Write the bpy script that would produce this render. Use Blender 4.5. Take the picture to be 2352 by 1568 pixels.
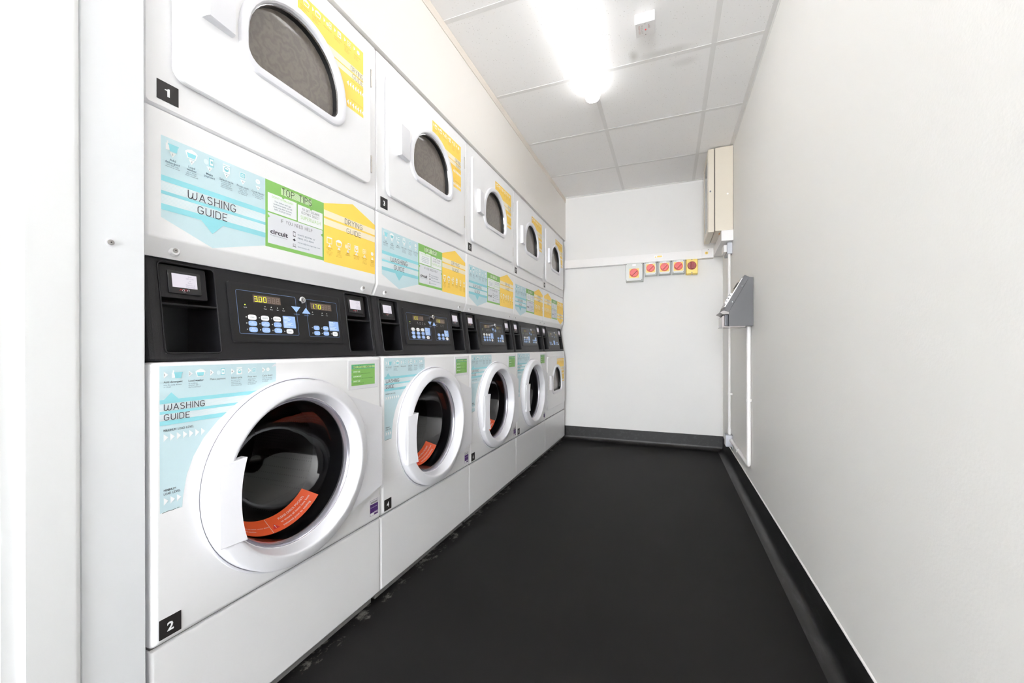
import bpy, bmesh, math, random
from mathutils import Matrix, Vector
random.seed(7)
for o in list(bpy.data.objects): bpy.data.objects.remove(o)
SC = bpy.context.scene
COL = SC.collection
PI = math.pi

# ------------------------------------------------------------------ camera
H, W, YB, Y1, MW = 2.404, 1.407, 3.952, 0.4787, 0.683      # ceiling, right wall, back wall, first machine, machine width
yaw, pit, rol, fpx, sy = map(float, (21.2466, -0.0806, -0.0912, 922.8975, 16.958))
y_, p_, r_ = map(math.radians, (yaw, pit, rol))
fwd = Vector((-math.sin(y_)*math.cos(p_), math.cos(y_)*math.cos(p_), math.sin(p_)))
right = Vector((math.cos(y_), math.sin(y_), 0)); up = right.cross(fwd)
R2 = right*math.cos(r_) + up*math.sin(r_); U2 = -right*math.sin(r_) + up*math.cos(r_)
cam = bpy.data.objects.new('camera', bpy.data.cameras.new('camera')); COL.objects.link(cam)
cam.matrix_world = Matrix(((R2.x, U2.x, -fwd.x, 0.9591), (R2.y, U2.y, -fwd.y, 0.0), (R2.z, U2.z, -fwd.z, 0.9048), (0, 0, 0, 1)))
cam.data.sensor_width = 36; cam.data.lens = fpx/2352*36; cam.data.shift_y = sy/2352
cam.data.clip_start = 0.02
SC.camera = cam

# ------------------------------------------------------------------ world, exposure
SC.view_settings.view_transform = 'Standard'; SC.view_settings.look = 'None'
SC.view_settings.gamma = 1; SC.view_settings.use_curve_mapping = False
SC.view_settings.exposure = 0.9
SC.cycles.diffuse_bounces = 12; SC.cycles.max_bounces = 14; SC.cycles.glossy_bounces = 5; SC.cycles.sample_clamp_indirect = 8
TUBE_STRENGTH = 3.3
wd = bpy.data.worlds.new('world'); SC.world = wd; wd.use_nodes = True
wd.node_tree.nodes['Background'].inputs[0].default_value = (0.95, 0.975, 1.0, 1)
wd.node_tree.nodes['Background'].inputs[1].default_value = 14.5      # fill light; enters through an unseen opening added behind the camera

# ------------------------------------------------------------------ materials
def lin(c):
    return tuple(((v/255)/12.92 if v/255 <= 0.04045 else ((v/255+0.055)/1.055)**2.4) for v in c)
MATS = {}
def mat(name, rgb, rough=0.5, metal=0.0, spec=0.5, coat=0.0, emit=None, es=0.0, noise=0.0, nscale=30.0, bump=0.0, bscale=200.0, rough_var=0.0):
    if name in MATS: return MATS[name]
    m = bpy.data.materials.new(name); m.use_nodes = True; nt = m.node_tree
    b = nt.nodes['Principled BSDF']; c = lin(rgb)
    b.inputs['Base Color'].default_value = (*c, 1)
    b.inputs['Roughness'].default_value = rough; b.inputs['Metallic'].default_value = metal
    b.inputs['Specular IOR Level'].default_value = spec
    b.inputs['Coat Weight'].default_value = coat; b.inputs['Coat Roughness'].default_value = 0.08
    tc = nt.nodes.new('ShaderNodeTexCoord')
    if noise:
        n = nt.nodes.new('ShaderNodeTexNoise'); n.inputs['Scale'].default_value = nscale; n.inputs['Detail'].default_value = 4
        nt.links.new(tc.outputs['Object'], n.inputs['Vector'])
        mx = nt.nodes.new('ShaderNodeMix'); mx.data_type = 'RGBA'
        mx.inputs[6].default_value = (*[v*(1-noise) for v in c], 1); mx.inputs[7].default_value = (*[min(1, v*(1+noise)) for v in c], 1)
        nt.links.new(n.outputs['Fac'], mx.inputs[0]); nt.links.new(mx.outputs[2], b.inputs['Base Color'])
    if bump:
        n = nt.nodes.new('ShaderNodeTexNoise'); n.inputs['Scale'].default_value = bscale; n.inputs['Detail'].default_value = 3
        nt.links.new(tc.outputs['Object'], n.inputs['Vector'])
        bp = nt.nodes.new('ShaderNodeBump'); bp.inputs['Strength'].default_value = bump; bp.inputs['Distance'].default_value = 0.002
        nt.links.new(n.outputs['Fac'], bp.inputs['Height']); nt.links.new(bp.outputs[0], b.inputs['Normal'])
    if emit:
        b.inputs['Emission Color'].default_value = (*lin(emit), 1); b.inputs['Emission Strength'].default_value = es
    MATS[name] = m
    return m
WHITE = mat('white enamel', (244, 244, 246), 0.28, coat=0.3, noise=0.012, nscale=6, bump=0.02, bscale=60)
WHITE2 = mat('white plastic', (232, 232, 237), 0.3, bump=0.01, bscale=90)
BODY = mat('cabinet side steel', (205, 206, 208), 0.5, noise=0.03)
BOARD = mat('white filler board', (230, 232, 235), 0.45, noise=0.01, nscale=5)
FRAMEW = mat('white gloss woodwork', (228, 229, 230), 0.3, noise=0.01, nscale=8)
FASCIA = mat('cream fascia board', (234, 230, 225), 0.38, noise=0.01, nscale=4)
TRIM = mat('cream ceiling edge trim', (226, 218, 208), 0.5, noise=0.02)
GRID = mat('painted ceiling grid', (232, 231, 230), 0.5, noise=0.02, nscale=20)
BLACK = mat('black textured plastic', (28, 27, 30), 0.45, spec=0.28, noise=0.12, nscale=300, bump=0.25, bscale=900)
BLACKD = mat('black recess plastic', (24, 24, 27), 0.35, noise=0.1, nscale=60)
PANEL = mat('black control overlay', (28, 26, 26), 0.38, spec=0.3, noise=0.05, nscale=40)
RUBBER = mat('black rubber seal', (18, 18, 19), 0.4, noise=0.1)
GREYR = mat('grey rubber gasket', (70, 70, 74), 0.5, noise=0.1)
STEEL = mat('brushed steel', (170, 168, 166), 0.28, metal=1.0, noise=0.06, nscale=80)
CHROME = mat('chrome', (225, 225, 228), 0.1, metal=1.0, noise=0.02)
SEAL = mat('pale grey seal ring', (190, 188, 198), 0.2, metal=0.6, noise=0.03)
HINGE = mat('hinge steel', (205, 200, 195), 0.35, metal=0.5, noise=0.15, nscale=120)
INK = mat('dark ink', (52, 48, 60), 0.6, noise=0.02)
INKB = mat('black ink', (34, 32, 32), 0.6, noise=0.02)
INKG = mat('small blue grey print', (88, 112, 128), 0.6, noise=0.02)
INKY = mat('small ochre print', (176, 138, 40), 0.6, noise=0.02)
PAPER = mat('white print', (246, 248, 250), 0.55, noise=0.01)
GREYP = mat('pale grey print', (228, 230, 236), 0.55, noise=0.01)
LBLUE = mat('pale blue print', (198, 222, 229), 0.5, noise=0.012)
HBLUE = mat('lined blue print', (222, 238, 243), 0.5, noise=0.01)
DBLUE = mat('turquoise print', (140, 206, 216), 0.5, noise=0.012)
GREEN = mat('green print', (128, 182, 94), 0.5, noise=0.012)
GREENT = mat('teal band print', (84, 170, 130), 0.5, noise=0.012)
GREENL = mat('light green lettering', (176, 214, 140), 0.5, noise=0.01)
YELLOW = mat('yellow print', (246, 206, 88), 0.5, noise=0.012)
YPALE = mat('pale yellow print', (248, 236, 208), 0.5, noise=0.01)
PLATE = mat('black number plate', (34, 31, 31), 0.45, noise=0.05)
PURPLE = mat('purple print', (78, 42, 112), 0.5, noise=0.03)
ORANGE = mat('orange sticker', (236, 92, 44), 0.4, noise=0.02)
REDP = mat('red print', (214, 40, 50), 0.5, noise=0.02)
BTNB = mat('blue button', (150, 182, 232), 0.4, noise=0.02)
BTNW = mat('white button', (246, 246, 248), 0.4, noise=0.02)
PLINE = mat('blue outline print', (112, 140, 190), 0.5, noise=0.02)
LCD = mat('display window', (98, 84, 75), 0.25, noise=0.05)
mat('lit yellow digit soft', (190, 188, 20), 0.4, emit=(200, 198, 30), es=0.4, noise=0.02)
LCDG = mat('unlit display segment', (118, 102, 94), 0.3, noise=0.03)
DIGIT = mat('lit yellow digit', (225, 225, 20), 0.4, emit=(232, 232, 30), es=0.75, noise=0.02)
DIGITD = mat('dim yellow digit', (150, 146, 40), 0.4, emit=(150, 146, 30), es=0.25, noise=0.02)
LED = mat('small indicator lens', (190, 190, 186), 0.3, noise=0.05)
LEDG = mat('lit green indicator', (190, 225, 60), 0.3, emit=(190, 225, 60), es=0.6, noise=0.02)
SCREEN = mat('reader screen', (180, 176, 184), 0.25, emit=(206, 200, 212), es=0.30, noise=0.02)
SCRTXT = mat('screen lettering', (150, 145, 165), 0.4, noise=0.02)
PVC = mat('white pvc', (238, 236, 236), 0.35, noise=0.01)
SWG = mat('light grey switch plastic', (216, 219, 216), 0.35, noise=0.01)
SWY = mat('yellow switch plastic', (244, 214, 112), 0.35, noise=0.02)
SWYP = mat('yellow switch backing', (250, 208, 110), 0.4, noise=0.02)
SWR = mat('red rotary knob', (214, 62, 58), 0.28, coat=0.4, noise=0.03)
SWRD = mat('dark red knob', (150, 26, 32), 0.35, noise=0.03)
BEIGE = mat('beige enamel', (212, 204, 190), 0.35, noise=0.01)
BEIGED = mat('beige edge', (196, 188, 174), 0.4, noise=0.02)
DARKGAP = mat('dark gap', (60, 54, 50), 0.7, noise=0.1)
GREYM = mat('dark grey hammered metal', (82, 82, 85), 0.42, noise=0.06, nscale=400, bump=0.3, bscale=700)
CLEAR = mat('grey smoked plastic', (168, 160, 158), 0.15, noise=0.04)
GALV = mat('galvanised steel', (168, 170, 176), 0.4, metal=0.5, noise=0.1)
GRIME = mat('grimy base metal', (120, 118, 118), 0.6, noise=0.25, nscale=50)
COPPER = mat('orange warning label', (214, 150, 96), 0.5, noise=0.05)

def node_mat(name):
    m = bpy.data.materials.new(name); m.use_nodes = True
    return m, m.node_tree, m.node_tree.nodes['Principled BSDF']
def N(nt, t, **kw):
    n = nt.nodes.new(t)
    for k, v in kw.items():
        if isinstance(v, tuple) and k == 'op': n.operation = v[0]
        elif k == 'op': n.operation = v
        else: n.inputs[k].default_value = v
    return n
def ramp(nt, src, stops):
    r = nt.nodes.new('ShaderNodeValToRGB'); e = r.color_ramp.elements
    while len(e) < len(stops): e.new(0.5)
    for i, (p, c) in enumerate(stops): e[i].position = p; e[i].color = (*c, 1) if len(c) == 3 else c
    nt.links.new(src, r.inputs[0]); return r

# floor: black speckled vinyl with scuffs and pale residue along the plinths
m, nt, b = node_mat('black safety vinyl'); FLOORM = m
tc = N(nt, 'ShaderNodeTexCoord')
n1 = N(nt, 'ShaderNodeTexNoise', Scale=900.0, Detail=2.0); nt.links.new(tc.outputs['Object'], n1.inputs['Vector'])
n2 = N(nt, 'ShaderNodeTexNoise', Scale=3.0, Detail=6.0); nt.links.new(tc.outputs['Object'], n2.inputs['Vector'])
r1 = ramp(nt, n1.outputs['Fac'], [(0.60, lin((17, 15, 15))), (0.76, lin((40, 38, 37)))])
r2 = ramp(nt, n2.outputs['Fac'], [(0.35, lin((0, 0, 0))), (0.75, lin((36, 34, 34)))])
ad = nt.nodes.new('ShaderNodeMix'); ad.data_type = 'RGBA'; ad.blend_type = 'ADD'; ad.inputs[0].default_value = 0.12
nt.links.new(r1.outputs[0], ad.inputs[6]); nt.links.new(r2.outputs[0], ad.inputs[7])
sp = N(nt, 'ShaderNodeSeparateXYZ'); nt.links.new(tc.outputs['Object'], sp.inputs[0])
mp = N(nt, 'ShaderNodeMapping'); mp.inputs['Scale'].default_value = (14, 9, 1); nt.links.new(tc.outputs['Object'], mp.inputs['Vector'])
n3 = N(nt, 'ShaderNodeTexNoise', Scale=1.6, Detail=8.0, Roughness=0.75); nt.links.new(mp.outputs[0], n3.inputs['Vector'])
mr = N(nt, 'ShaderNodeMapRange'); mr.inputs[1].default_value = 0.005; mr.inputs[2].default_value = 0.11; mr.inputs[3].default_value = 0.17; mr.inputs[4].default_value = -0.25
nt.links.new(sp.outputs['X'], mr.inputs[0])
a3 = N(nt, 'ShaderNodeMath', op='ADD'); nt.links.new(n3.outputs['Fac'], a3.inputs[0]); nt.links.new(mr.outputs[0], a3.inputs[1])
r3 = ramp(nt, a3.outputs[0], [(0.69, (0, 0, 0)), (0.78, (1, 1, 1))])
dm = nt.nodes.new('ShaderNodeMix'); dm.data_type = 'RGBA'; dm.inputs[7].default_value = (*lin((150, 148, 142)), 1)
sc_ = N(nt, 'ShaderNodeMath', op='MULTIPLY'); sc_.inputs[1].default_value = 0.42
nt.links.new(r3.outputs[0], sc_.inputs[0]); nt.links.new(sc_.outputs[0], dm.inputs[0]); nt.links.new(ad.outputs[2], dm.inputs[6])
nt.links.new(dm.outputs[2], b.inputs['Base Color'])
b.inputs['Roughness'].default_value = 0.62; b.inputs['Specular IOR Level'].default_value = 0.2
bp = N(nt, 'ShaderNodeBump', Strength=0.25, Distance=0.001); nt.links.new(n1.outputs['Fac'], bp.inputs['Height']); nt.links.new(bp.outputs[0], b.inputs['Normal'])
# skirting: shinier black vinyl with grey scuffs
m, nt, b = node_mat('black coved vinyl'); SKIRTM = m
tc = N(nt, 'ShaderNodeTexCoord'); mp = N(nt, 'ShaderNodeMapping'); mp.inputs['Scale'].default_value = (9, 1.6, 9); nt.links.new(tc.outputs['Object'], mp.inputs['Vector'])
n1 = N(nt, 'ShaderNodeTexNoise', Scale=4.0, Detail=8.0, Roughness=0.7); nt.links.new(mp.outputs[0], n1.inputs['Vector'])
r1 = ramp(nt, n1.outputs['Fac'], [(0.52, lin((14, 13, 13))), (0.82, lin((62, 61, 64)))]); nt.links.new(r1.outputs[0], b.inputs['Base Color'])
b.inputs['Roughness'].default_value = 0.45
# walls: off-white emulsion with faint roller texture
def wallmat(name, rgb, rough, bump):
    m, nt, b = node_mat(name); tc = N(nt, 'ShaderNodeTexCoord')
    n1 = N(nt, 'ShaderNodeTexNoise', Scale=1.7, Detail=3.0); nt.links.new(tc.outputs['Object'], n1.inputs['Vector'])
    c = lin(rgb); r1 = ramp(nt, n1.outputs['Fac'], [(0.3, tuple(v*0.985 for v in c)), (0.7, c)]); nt.links.new(r1.outputs[0], b.inputs['Base Color'])
    n2 = N(nt, 'ShaderNodeTexNoise', Scale=170.0, Detail=3.0); nt.links.new(tc.outputs['Object'], n2.inputs['Vector'])
    bp = N(nt, 'ShaderNodeBump', Strength=bump, Distance=0.002); nt.links.new(n2.outputs['Fac'], bp.inputs['Height']); nt.links.new(bp.outputs[0], b.inputs['Normal'])
    b.inputs['Roughness'].default_value = rough
    return m
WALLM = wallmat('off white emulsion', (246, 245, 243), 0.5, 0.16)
WALLB = wallmat('off white emulsion dimmed for light', (228, 227, 226), 0.5, 0.14)  # off-white lowered for the back wall; the light balance is put into its colour
# ceiling tile: pinholes, and the two sooty patches by the fire indicator
m, nt, b = node_mat('mineral fibre tile'); CEILM = m
tc = N(nt, 'ShaderNodeTexCoord')
v = N(nt, 'ShaderNodeTexVoronoi', Scale=95.0); nt.links.new(tc.outputs['Object'], v.inputs['Vector'])
wn = N(nt, 'ShaderNodeTexWhiteNoise'); nt.links.new(v.outputs['Position'], wn.inputs['Vector'])
th = N(nt, 'ShaderNodeMath', op='MULTIPLY'); th.inputs[1].default_value = 0.19; nt.links.new(wn.outputs['Value'], th.inputs[0])
lt = N(nt, 'ShaderNodeMath', op='LESS_THAN'); nt.links.new(v.outputs['Distance'], lt.inputs[0]); nt.links.new(th.outputs[0], lt.inputs[1])
base = nt.nodes.new('ShaderNodeMix'); base.data_type = 'RGBA'
base.inputs[6].default_value = (*lin((248, 247, 247)), 1); base.inputs[7].default_value = (*lin((206, 203, 200)), 1)
fm = N(nt, 'ShaderNodeMath', op='MULTIPLY'); fm.inputs[1].default_value = 0.75; nt.links.new(lt.outputs[0], fm.inputs[0]); nt.links.new(fm.outputs[0], base.inputs[0])
cur = base.outputs[2]
nz = N(nt, 'ShaderNodeTexNoise', Scale=9.0, Detail=5.0); nt.links.new(tc.outputs['Object'], nz.inputs['Vector'])
for (cx, cy, rx, ry, k) in [(0.795, 2.16, .035, .08, .40), (0.95, 2.185, .17, .045, .26), (1.04, 2.29, .10, .05, .14), (0.48, 1.95, .10, .14, .13)]:
    mp = N(nt, 'ShaderNodeMapping'); mp.vector_type = 'POINT'
    mp.inputs['Location'].default_value = (-cx/rx, -cy/ry, 0); mp.inputs['Scale'].default_value = (1/rx, 1/ry, 0)
    nt.links.new(tc.outputs['Object'], mp.inputs['Vector'])
    ln = N(nt, 'ShaderNodeVectorMath', op='LENGTH'); nt.links.new(mp.outputs[0], ln.inputs[0])
    ad = N(nt, 'ShaderNodeMath', op='ADD'); nt.links.new(ln.outputs['Value'], ad.inputs[0]); nt.links.new(nz.outputs['Fac'], ad.inputs[1])
    mr = N(nt, 'ShaderNodeMapRange'); mr.interpolation_type = 'SMOOTHSTEP'; mr.inputs[1].default_value = 0.55; mr.inputs[2].default_value = 1.5; mr.inputs[3].default_value = k; mr.inputs[4].default_value = 0
    nt.links.new(ad.outputs[0], mr.inputs[0])
    mx = nt.nodes.new('ShaderNodeMix'); mx.data_type = 'RGBA'; mx.inputs[7].default_value = (*lin((150, 146, 132)), 1)
    nt.links.new(mr.outputs[0], mx.inputs[0]); nt.links.new(cur, mx.inputs[6]); cur = mx.outputs[2]
nt.links.new(cur, b.inputs['Base Color']); b.inputs['Roughness'].default_value = 0.9
bp = N(nt, 'ShaderNodeBump', Strength=0.3, Distance=0.002); nt.links.new(nz.outputs['Fac'], bp.inputs['Height'])
# glazing: dark tinted bowl glass
def glassmat(name, tint, ior, veil=0.0, veilcol=(120, 112, 104), swirl=False):
    m = bpy.data.materials.new(name); m.use_nodes = True; nt = m.node_tree; nt.nodes.clear()
    out = nt.nodes.new('ShaderNodeOutputMaterial')
    tr = nt.nodes.new('ShaderNodeBsdfTransparent'); tr.inputs[0].default_value = (*lin(tint), 1)
    gl = nt.nodes.new('ShaderNodeBsdfGlossy'); gl.inputs['Roughness'].default_value = 0.03
    fr = nt.nodes.new('ShaderNodeFresnel'); fr.inputs[0].default_value = ior
    mx = nt.nodes.new('ShaderNodeMixShader'); nt.links.new(fr.outputs[0], mx.inputs[0])
    nt.links.new(gl.outputs[0], mx.inputs[2])
    if veil:
        df = nt.nodes.new('ShaderNodeBsdfPrincipled'); df.inputs['Roughness'].default_value = 0.5
        tc = nt.nodes.new('ShaderNodeTexCoord')
        mp = N(nt, 'ShaderNodeMapping'); mp.inputs['Location'].default_value = (0, -.33, -1.70); nt.links.new(tc.outputs['Object'], mp.inputs['Vector'])
        wv = nt.nodes.new('ShaderNodeTexWave'); wv.wave_type = 'RINGS'; wv.rings_direction = 'SPHERICAL'
        wv.inputs['Scale'].default_value = 11; wv.inputs['Distortion'].default_value = 12; wv.inputs['Detail'].default_value = 5; wv.inputs['Detail Scale'].default_value = 3
        nt.links.new(mp.outputs[0], wv.inputs['Vector'])
        c = lin(veilcol); rp = ramp(nt, wv.outputs['Fac'], [(0.0, tuple(v*0.86 for v in c)), (1.0, tuple(v*1.10 for v in c))])
        nt.links.new(rp.outputs[0], df.inputs['Base Color'])
        md = nt.nodes.new('ShaderNodeMixShader'); md.inputs[0].default_value = veil
        nt.links.new(tr.outputs[0], md.inputs[1]); nt.links.new(df.outputs[0], md.inputs[2]); nt.links.new(md.outputs[0], mx.inputs[1])
    else: nt.links.new(tr.outputs[0], mx.inputs[1])
    nt.links.new(mx.outputs[0], out.inputs[0]); MATS[name] = m
    return m
BOWL = glassmat('tinted door glass', (176, 176, 180), 1.6)
WINDOW = glassmat('dusty glass with painted reflection', (200, 198, 194), 1.5, 0.8, (122, 114, 106))  # dusty pane whose grey also stands in for the reflected right wall
CABGL = glassmat('cabinet door glass', (210, 214, 220), 1.5, 0.3, (160, 164, 170))
# perforated drum steel
m, nt, b = node_mat('perforated drum steel'); DRUM = m
tc = N(nt, 'ShaderNodeTexCoord'); v = N(nt, 'ShaderNodeTexVoronoi', Scale=95.0, Randomness=0.0); nt.links.new(tc.outputs['Object'], v.inputs['Vector'])
r1 = ramp(nt, v.outputs['Distance'], [(0.18, lin((14, 14, 14))), (0.24, lin((74, 73, 73)))]); nt.links.new(r1.outputs[0], b.inputs['Base Color'])
b.inputs['Metallic'].default_value = 0.8; b.inputs['Roughness'].default_value = 0.35
# tube diffuser
m, nt, b = node_mat('lit lamp diffuser'); LAMP = m
b.inputs['Base Color'].default_value = (0.9, 0.9, 0.9, 1); b.inputs['Emission Color'].default_value = (1.0, 0.99, 0.975, 1); b.inputs['Emission Strength'].default_value = TUBE_STRENGTH

# ------------------------------------------------------------------ object helpers
def finish(name, verts, faces, fm, mats, parent=None, ang=32, smooth=True, front=False):
    me = bpy.data.meshes.new(name); me.from_pydata(verts, [], faces); me.update()
    for m in mats: me.materials.append(m)
    me.polygons.foreach_set('material_index', fm)
    if smooth:
        me.polygons.foreach_set('use_smooth', [True]*len(faces))
        bm = bmesh.new(); bm.from_mesh(me); bmesh.ops.recalc_face_normals(bm, faces=bm.faces)
        if front and sum(f.normal.x*f.calc_area() for f in bm.faces) < 0: bmesh.ops.reverse_faces(bm, faces=bm.faces)
        bm.to_mesh(me); bm.free()
        me.set_sharp_from_angle(angle=math.radians(ang))
    o = bpy.data.objects.new(name, me); COL.objects.link(o)
    if smooth:
        wn_ = o.modifiers.new('weighted normals', 'WEIGHTED_NORMAL'); wn_.keep_sharp = True; wn_.weight = 100
    if parent is not None: o.parent = parent
    return o
class MB:
    def __init__(s, m=None): s.v = []; s.f = []; s.fm = []; s.mats = []; s.cur = 0; s.use(m or WHITE)
    def use(s, m):
        if m not in s.mats: s.mats.append(m)
        s.cur = s.mats.index(m); return s
    def add(s, vs, fs):
        o = len(s.v); s.v += [tuple(p) for p in vs]
        for f in fs: s.f.append(tuple(i+o for i in f)); s.fm.append(s.cur)
        return s
    def box(s, x0, x1, y0, y1, z0, z1, r=0.0, seg=2):
        if r <= 0:
            vs = [(x, y, z) for x in (x0, x1) for y in (y0, y1) for z in (z0, z1)]
            return s.add(vs, [(0, 1, 3, 2), (4, 6, 7, 5), (0, 4, 5, 1), (2, 3, 7, 6), (0, 2, 6, 4), (1, 5, 7, 3)])
        bm = bmesh.new(); bmesh.ops.create_cube(bm, size=1)
        for v in bm.verts: v.co = ((x0+x1)/2+v.co.x*(x1-x0), (y0+y1)/2+v.co.y*(y1-y0), (z0+z1)/2+v.co.z*(z1-z0))
        bmesh.ops.bevel(bm, geom=list(bm.edges), offset=min(r, .49*min(x1-x0, y1-y0, z1-z0)), segments=seg, profile=0.5, affect='EDGES')
        return s.bm(bm)
    def bm(s, bm):
        bm.verts.index_update(); s.add([v.co[:] for v in bm.verts], [[v.index for v in f.verts] for f in bm.faces]); bm.free(); return s
    def loft(s, loops, cap0=False, cap1=False, closed=True):
        n = len(loops[0]); vs = [p for l in loops for p in l]; fs = []
        for k in range(len(loops)-1):
            for i in range(n if closed else n-1):
                j = (i+1) % n; fs.append((k*n+i, k*n+j, (k+1)*n+j, (k+1)*n+i))
        if cap0: fs.append(tuple(range(n))[::-1])
        if cap1: fs.append(tuple((len(loops)-1)*n+i for i in range(n)))
        return s.add(vs, fs)
    def cyl(s, a, b, r, n=20, r2=None, cap=True):
        a = Vector(a); b = Vector(b); d = (b-a).normalized(); t = Vector((0, 0, 1)) if abs(d.z) < .9 else Vector((1, 0, 0))
        u = d.cross(t).normalized(); w = d.cross(u)
        L = [[a+(u*math.cos(2*PI*i/n)+w*math.sin(2*PI*i/n))*r for i in range(n)], [b+(u*math.cos(2*PI*i/n)+w*math.sin(2*PI*i/n))*(r if r2 is None else r2) for i in range(n)]]
        return s.loft(L, cap, cap)
    def tube(s, pts, r, n=16):
        pts = [Vector(p) for p in pts]; L = []; u = None
        for i, p in enumerate(pts):
            d = ((pts[min(i+1, len(pts)-1)]-pts[max(i-1, 0)])).normalized()
            if u is None: u = d.cross(Vector((1, 0, 0)) if abs(d.x) < .9 else Vector((0, 1, 0))).normalized()
            u = (u-d*u.dot(d)).normalized(); w = d.cross(u)
            L.append([p+(u*math.cos(2*PI*k/n)+w*math.sin(2*PI*k/n))*r for k in range(n)])
        return s.loft(L, True, True)
    def build(s, name, parent=None, ang=32, smooth=True, front=False): return finish(name, s.v, s.f, s.fm, s.mats, parent, ang, smooth, front)
def thing(name, label, cat, loc=(0, 0, 0), group=None):
    o = bpy.data.objects.new(name, None); COL.objects.link(o); o.location = loc; o.empty_display_size = 0.1
    o['label'] = label; o['category'] = cat
    if group: o['group'] = group
    return o
def struct(o, label=None):
    o['kind'] = 'structure'
    if label: o['label'] = label
    return o
def tag(o, label, cat, group=None):
    o['label'] = label; o['category'] = cat
    if group: o['group'] = group
    return o
def copy_tree(o, parent=None):
    c = o.copy(); COL.objects.link(c); c.parent = parent
    for ch in list(o.children): copy_tree(ch, c)
    return c

# ------------------------------------------------------------------ lettering
TC = {}
def text_tris(s, bold=0.0):
    k = (s, bold)
    if k in TC: return TC[k]
    cu = bpy.data.curves.new('t', 'FONT'); cu.body = s; cu.size = 1; cu.resolution_u = 2; cu.offset = bold
    ob = bpy.data.objects.new('t', cu); COL.objects.link(ob)
    dg = bpy.context.evaluated_depsgraph_get(); dg.update(); me = ob.evaluated_get(dg).to_mesh()
    vs = [(v.co.x, v.co.y) for v in me.vertices]; fs = [tuple(p.vertices) for p in me.polygons]
    ob.evaluated_get(dg).to_mesh_clear(); bpy.data.objects.remove(ob); bpy.data.curves.remove(cu)
    x0 = min(v[0] for v in vs) if vs else 0; x1 = max(v[0] for v in vs) if vs else 1
    TC[k] = (vs, fs, x0, x1); return TC[k]
def arc(cx, cy, rx, ry, a0, a1, n=5):
    return [(cx+rx*math.cos(math.radians(a0+(a1-a0)*i/n)), cy+ry*math.sin(math.radians(a0+(a1-a0)*i/n))) for i in range(n+1)]
GL = {
 'A': (.58, [[(0, 0), (.29, 1), (.58, 0)], [(.1, .32), (.48, .32)]]),
 'C': (.5, [arc(.25, .75, .25, .25, 20, 180)+arc(.25, .25, .25, .25, 180, 340)]),
 'D': (.52, [[(0, 0), (0, 1)]+arc(.22, .7, .3, .3, 90, 0)+arc(.22, .3, .3, .3, 0, -90)+[(0, 0)]]),
 'E': (.45, [[(.45, 1), (0, 1), (0, 0), (.45, 0)], [(0, .5), (.38, .5)]]),
 'F': (.45, [[(.45, 1), (0, 1), (0, 0)], [(0, .5), (.38, .5)]]),
 'G': (.55, [arc(.27, .73, .27, .27, 25, 180)+arc(.27, .27, .27, .27, 180, 360)+[(.54, .45), (.3, .45)]]),
 'H': (.52, [[(0, 0), (0, 1)], [(.52, 0), (.52, 1)], [(0, .5), (.52, .5)]]),
 'I': (.0, [[(0, 0), (0, 1)]]),
 'L': (.42, [[(0, 1), (0, 0), (.42, 0)]]),
 'N': (.52, [[(0, 0), (0, 1), (.52, 0), (.52, 1)]]),
 'O': (.56, [arc(.28, .72, .28, .28, 0, 180)+arc(.28, .28, .28, .28, 180, 360)+[(.56, .72)]]),
 'P': (.48, [[(0, 0), (0, 1), (.22, 1)]+arc(.22, .74, .26, .26, 90, -90)+[(0, .48)]]),
 'R': (.48, [[(0, 0), (0, 1), (.22, 1)]+arc(.22, .74, .26, .26, 90, -90)+[(0, .48)], [(.2, .48), (.48, 0)]]),
 'S': (.48, [arc(.24, .76, .24, .24, 30, 250)+arc(.24, .25, .24, .25, 70, -150)]),
 'T': (.5, [[(0, 1), (.5, 1)], [(.25, 1), (.25, 0)]]),
 'U': (.52, [[(0, 1), (0, .26)]+arc(.26, .26, .26, .26, 180, 360)+[(.52, 1)]]),
 'V': (.54, [[(0, 1), (.27, 0), (.54, 1)]]),
 'W': (.86, [[(.0, 1), (.0, .24)]+arc(.2, .22, .2, .22, 180, 300)+[(.43, .3), (.47, .8)], [(.43, .22)]+arc(.62, .22, .19, .22, 200, 330)+[(.86, .35), (.86, 1)]]),
 'Y': (.54, [[(0, 1), (.27, .48), (.54, 1)], [(.27, .48), (.27, 0)]]),
 'M': (.66, [[(0, 0), (0, 1), (.33, .35), (.66, 1), (.66, 0)]]),
 'K': (.48, [[(0, 0), (0, 1)], [(.46, 1), (0, .45)], [(.14, .58), (.48, 0)]]),
 'X': (.52, [[(0, 0), (.52, 1)], [(0, 1), (.52, 0)]]),
 '!': (.0, [[(0, 1), (0, .3)], [(0, .06), (0, 0)]]),
 "'": (.0, [[(0, 1), (0, .8)]]),
}
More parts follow.
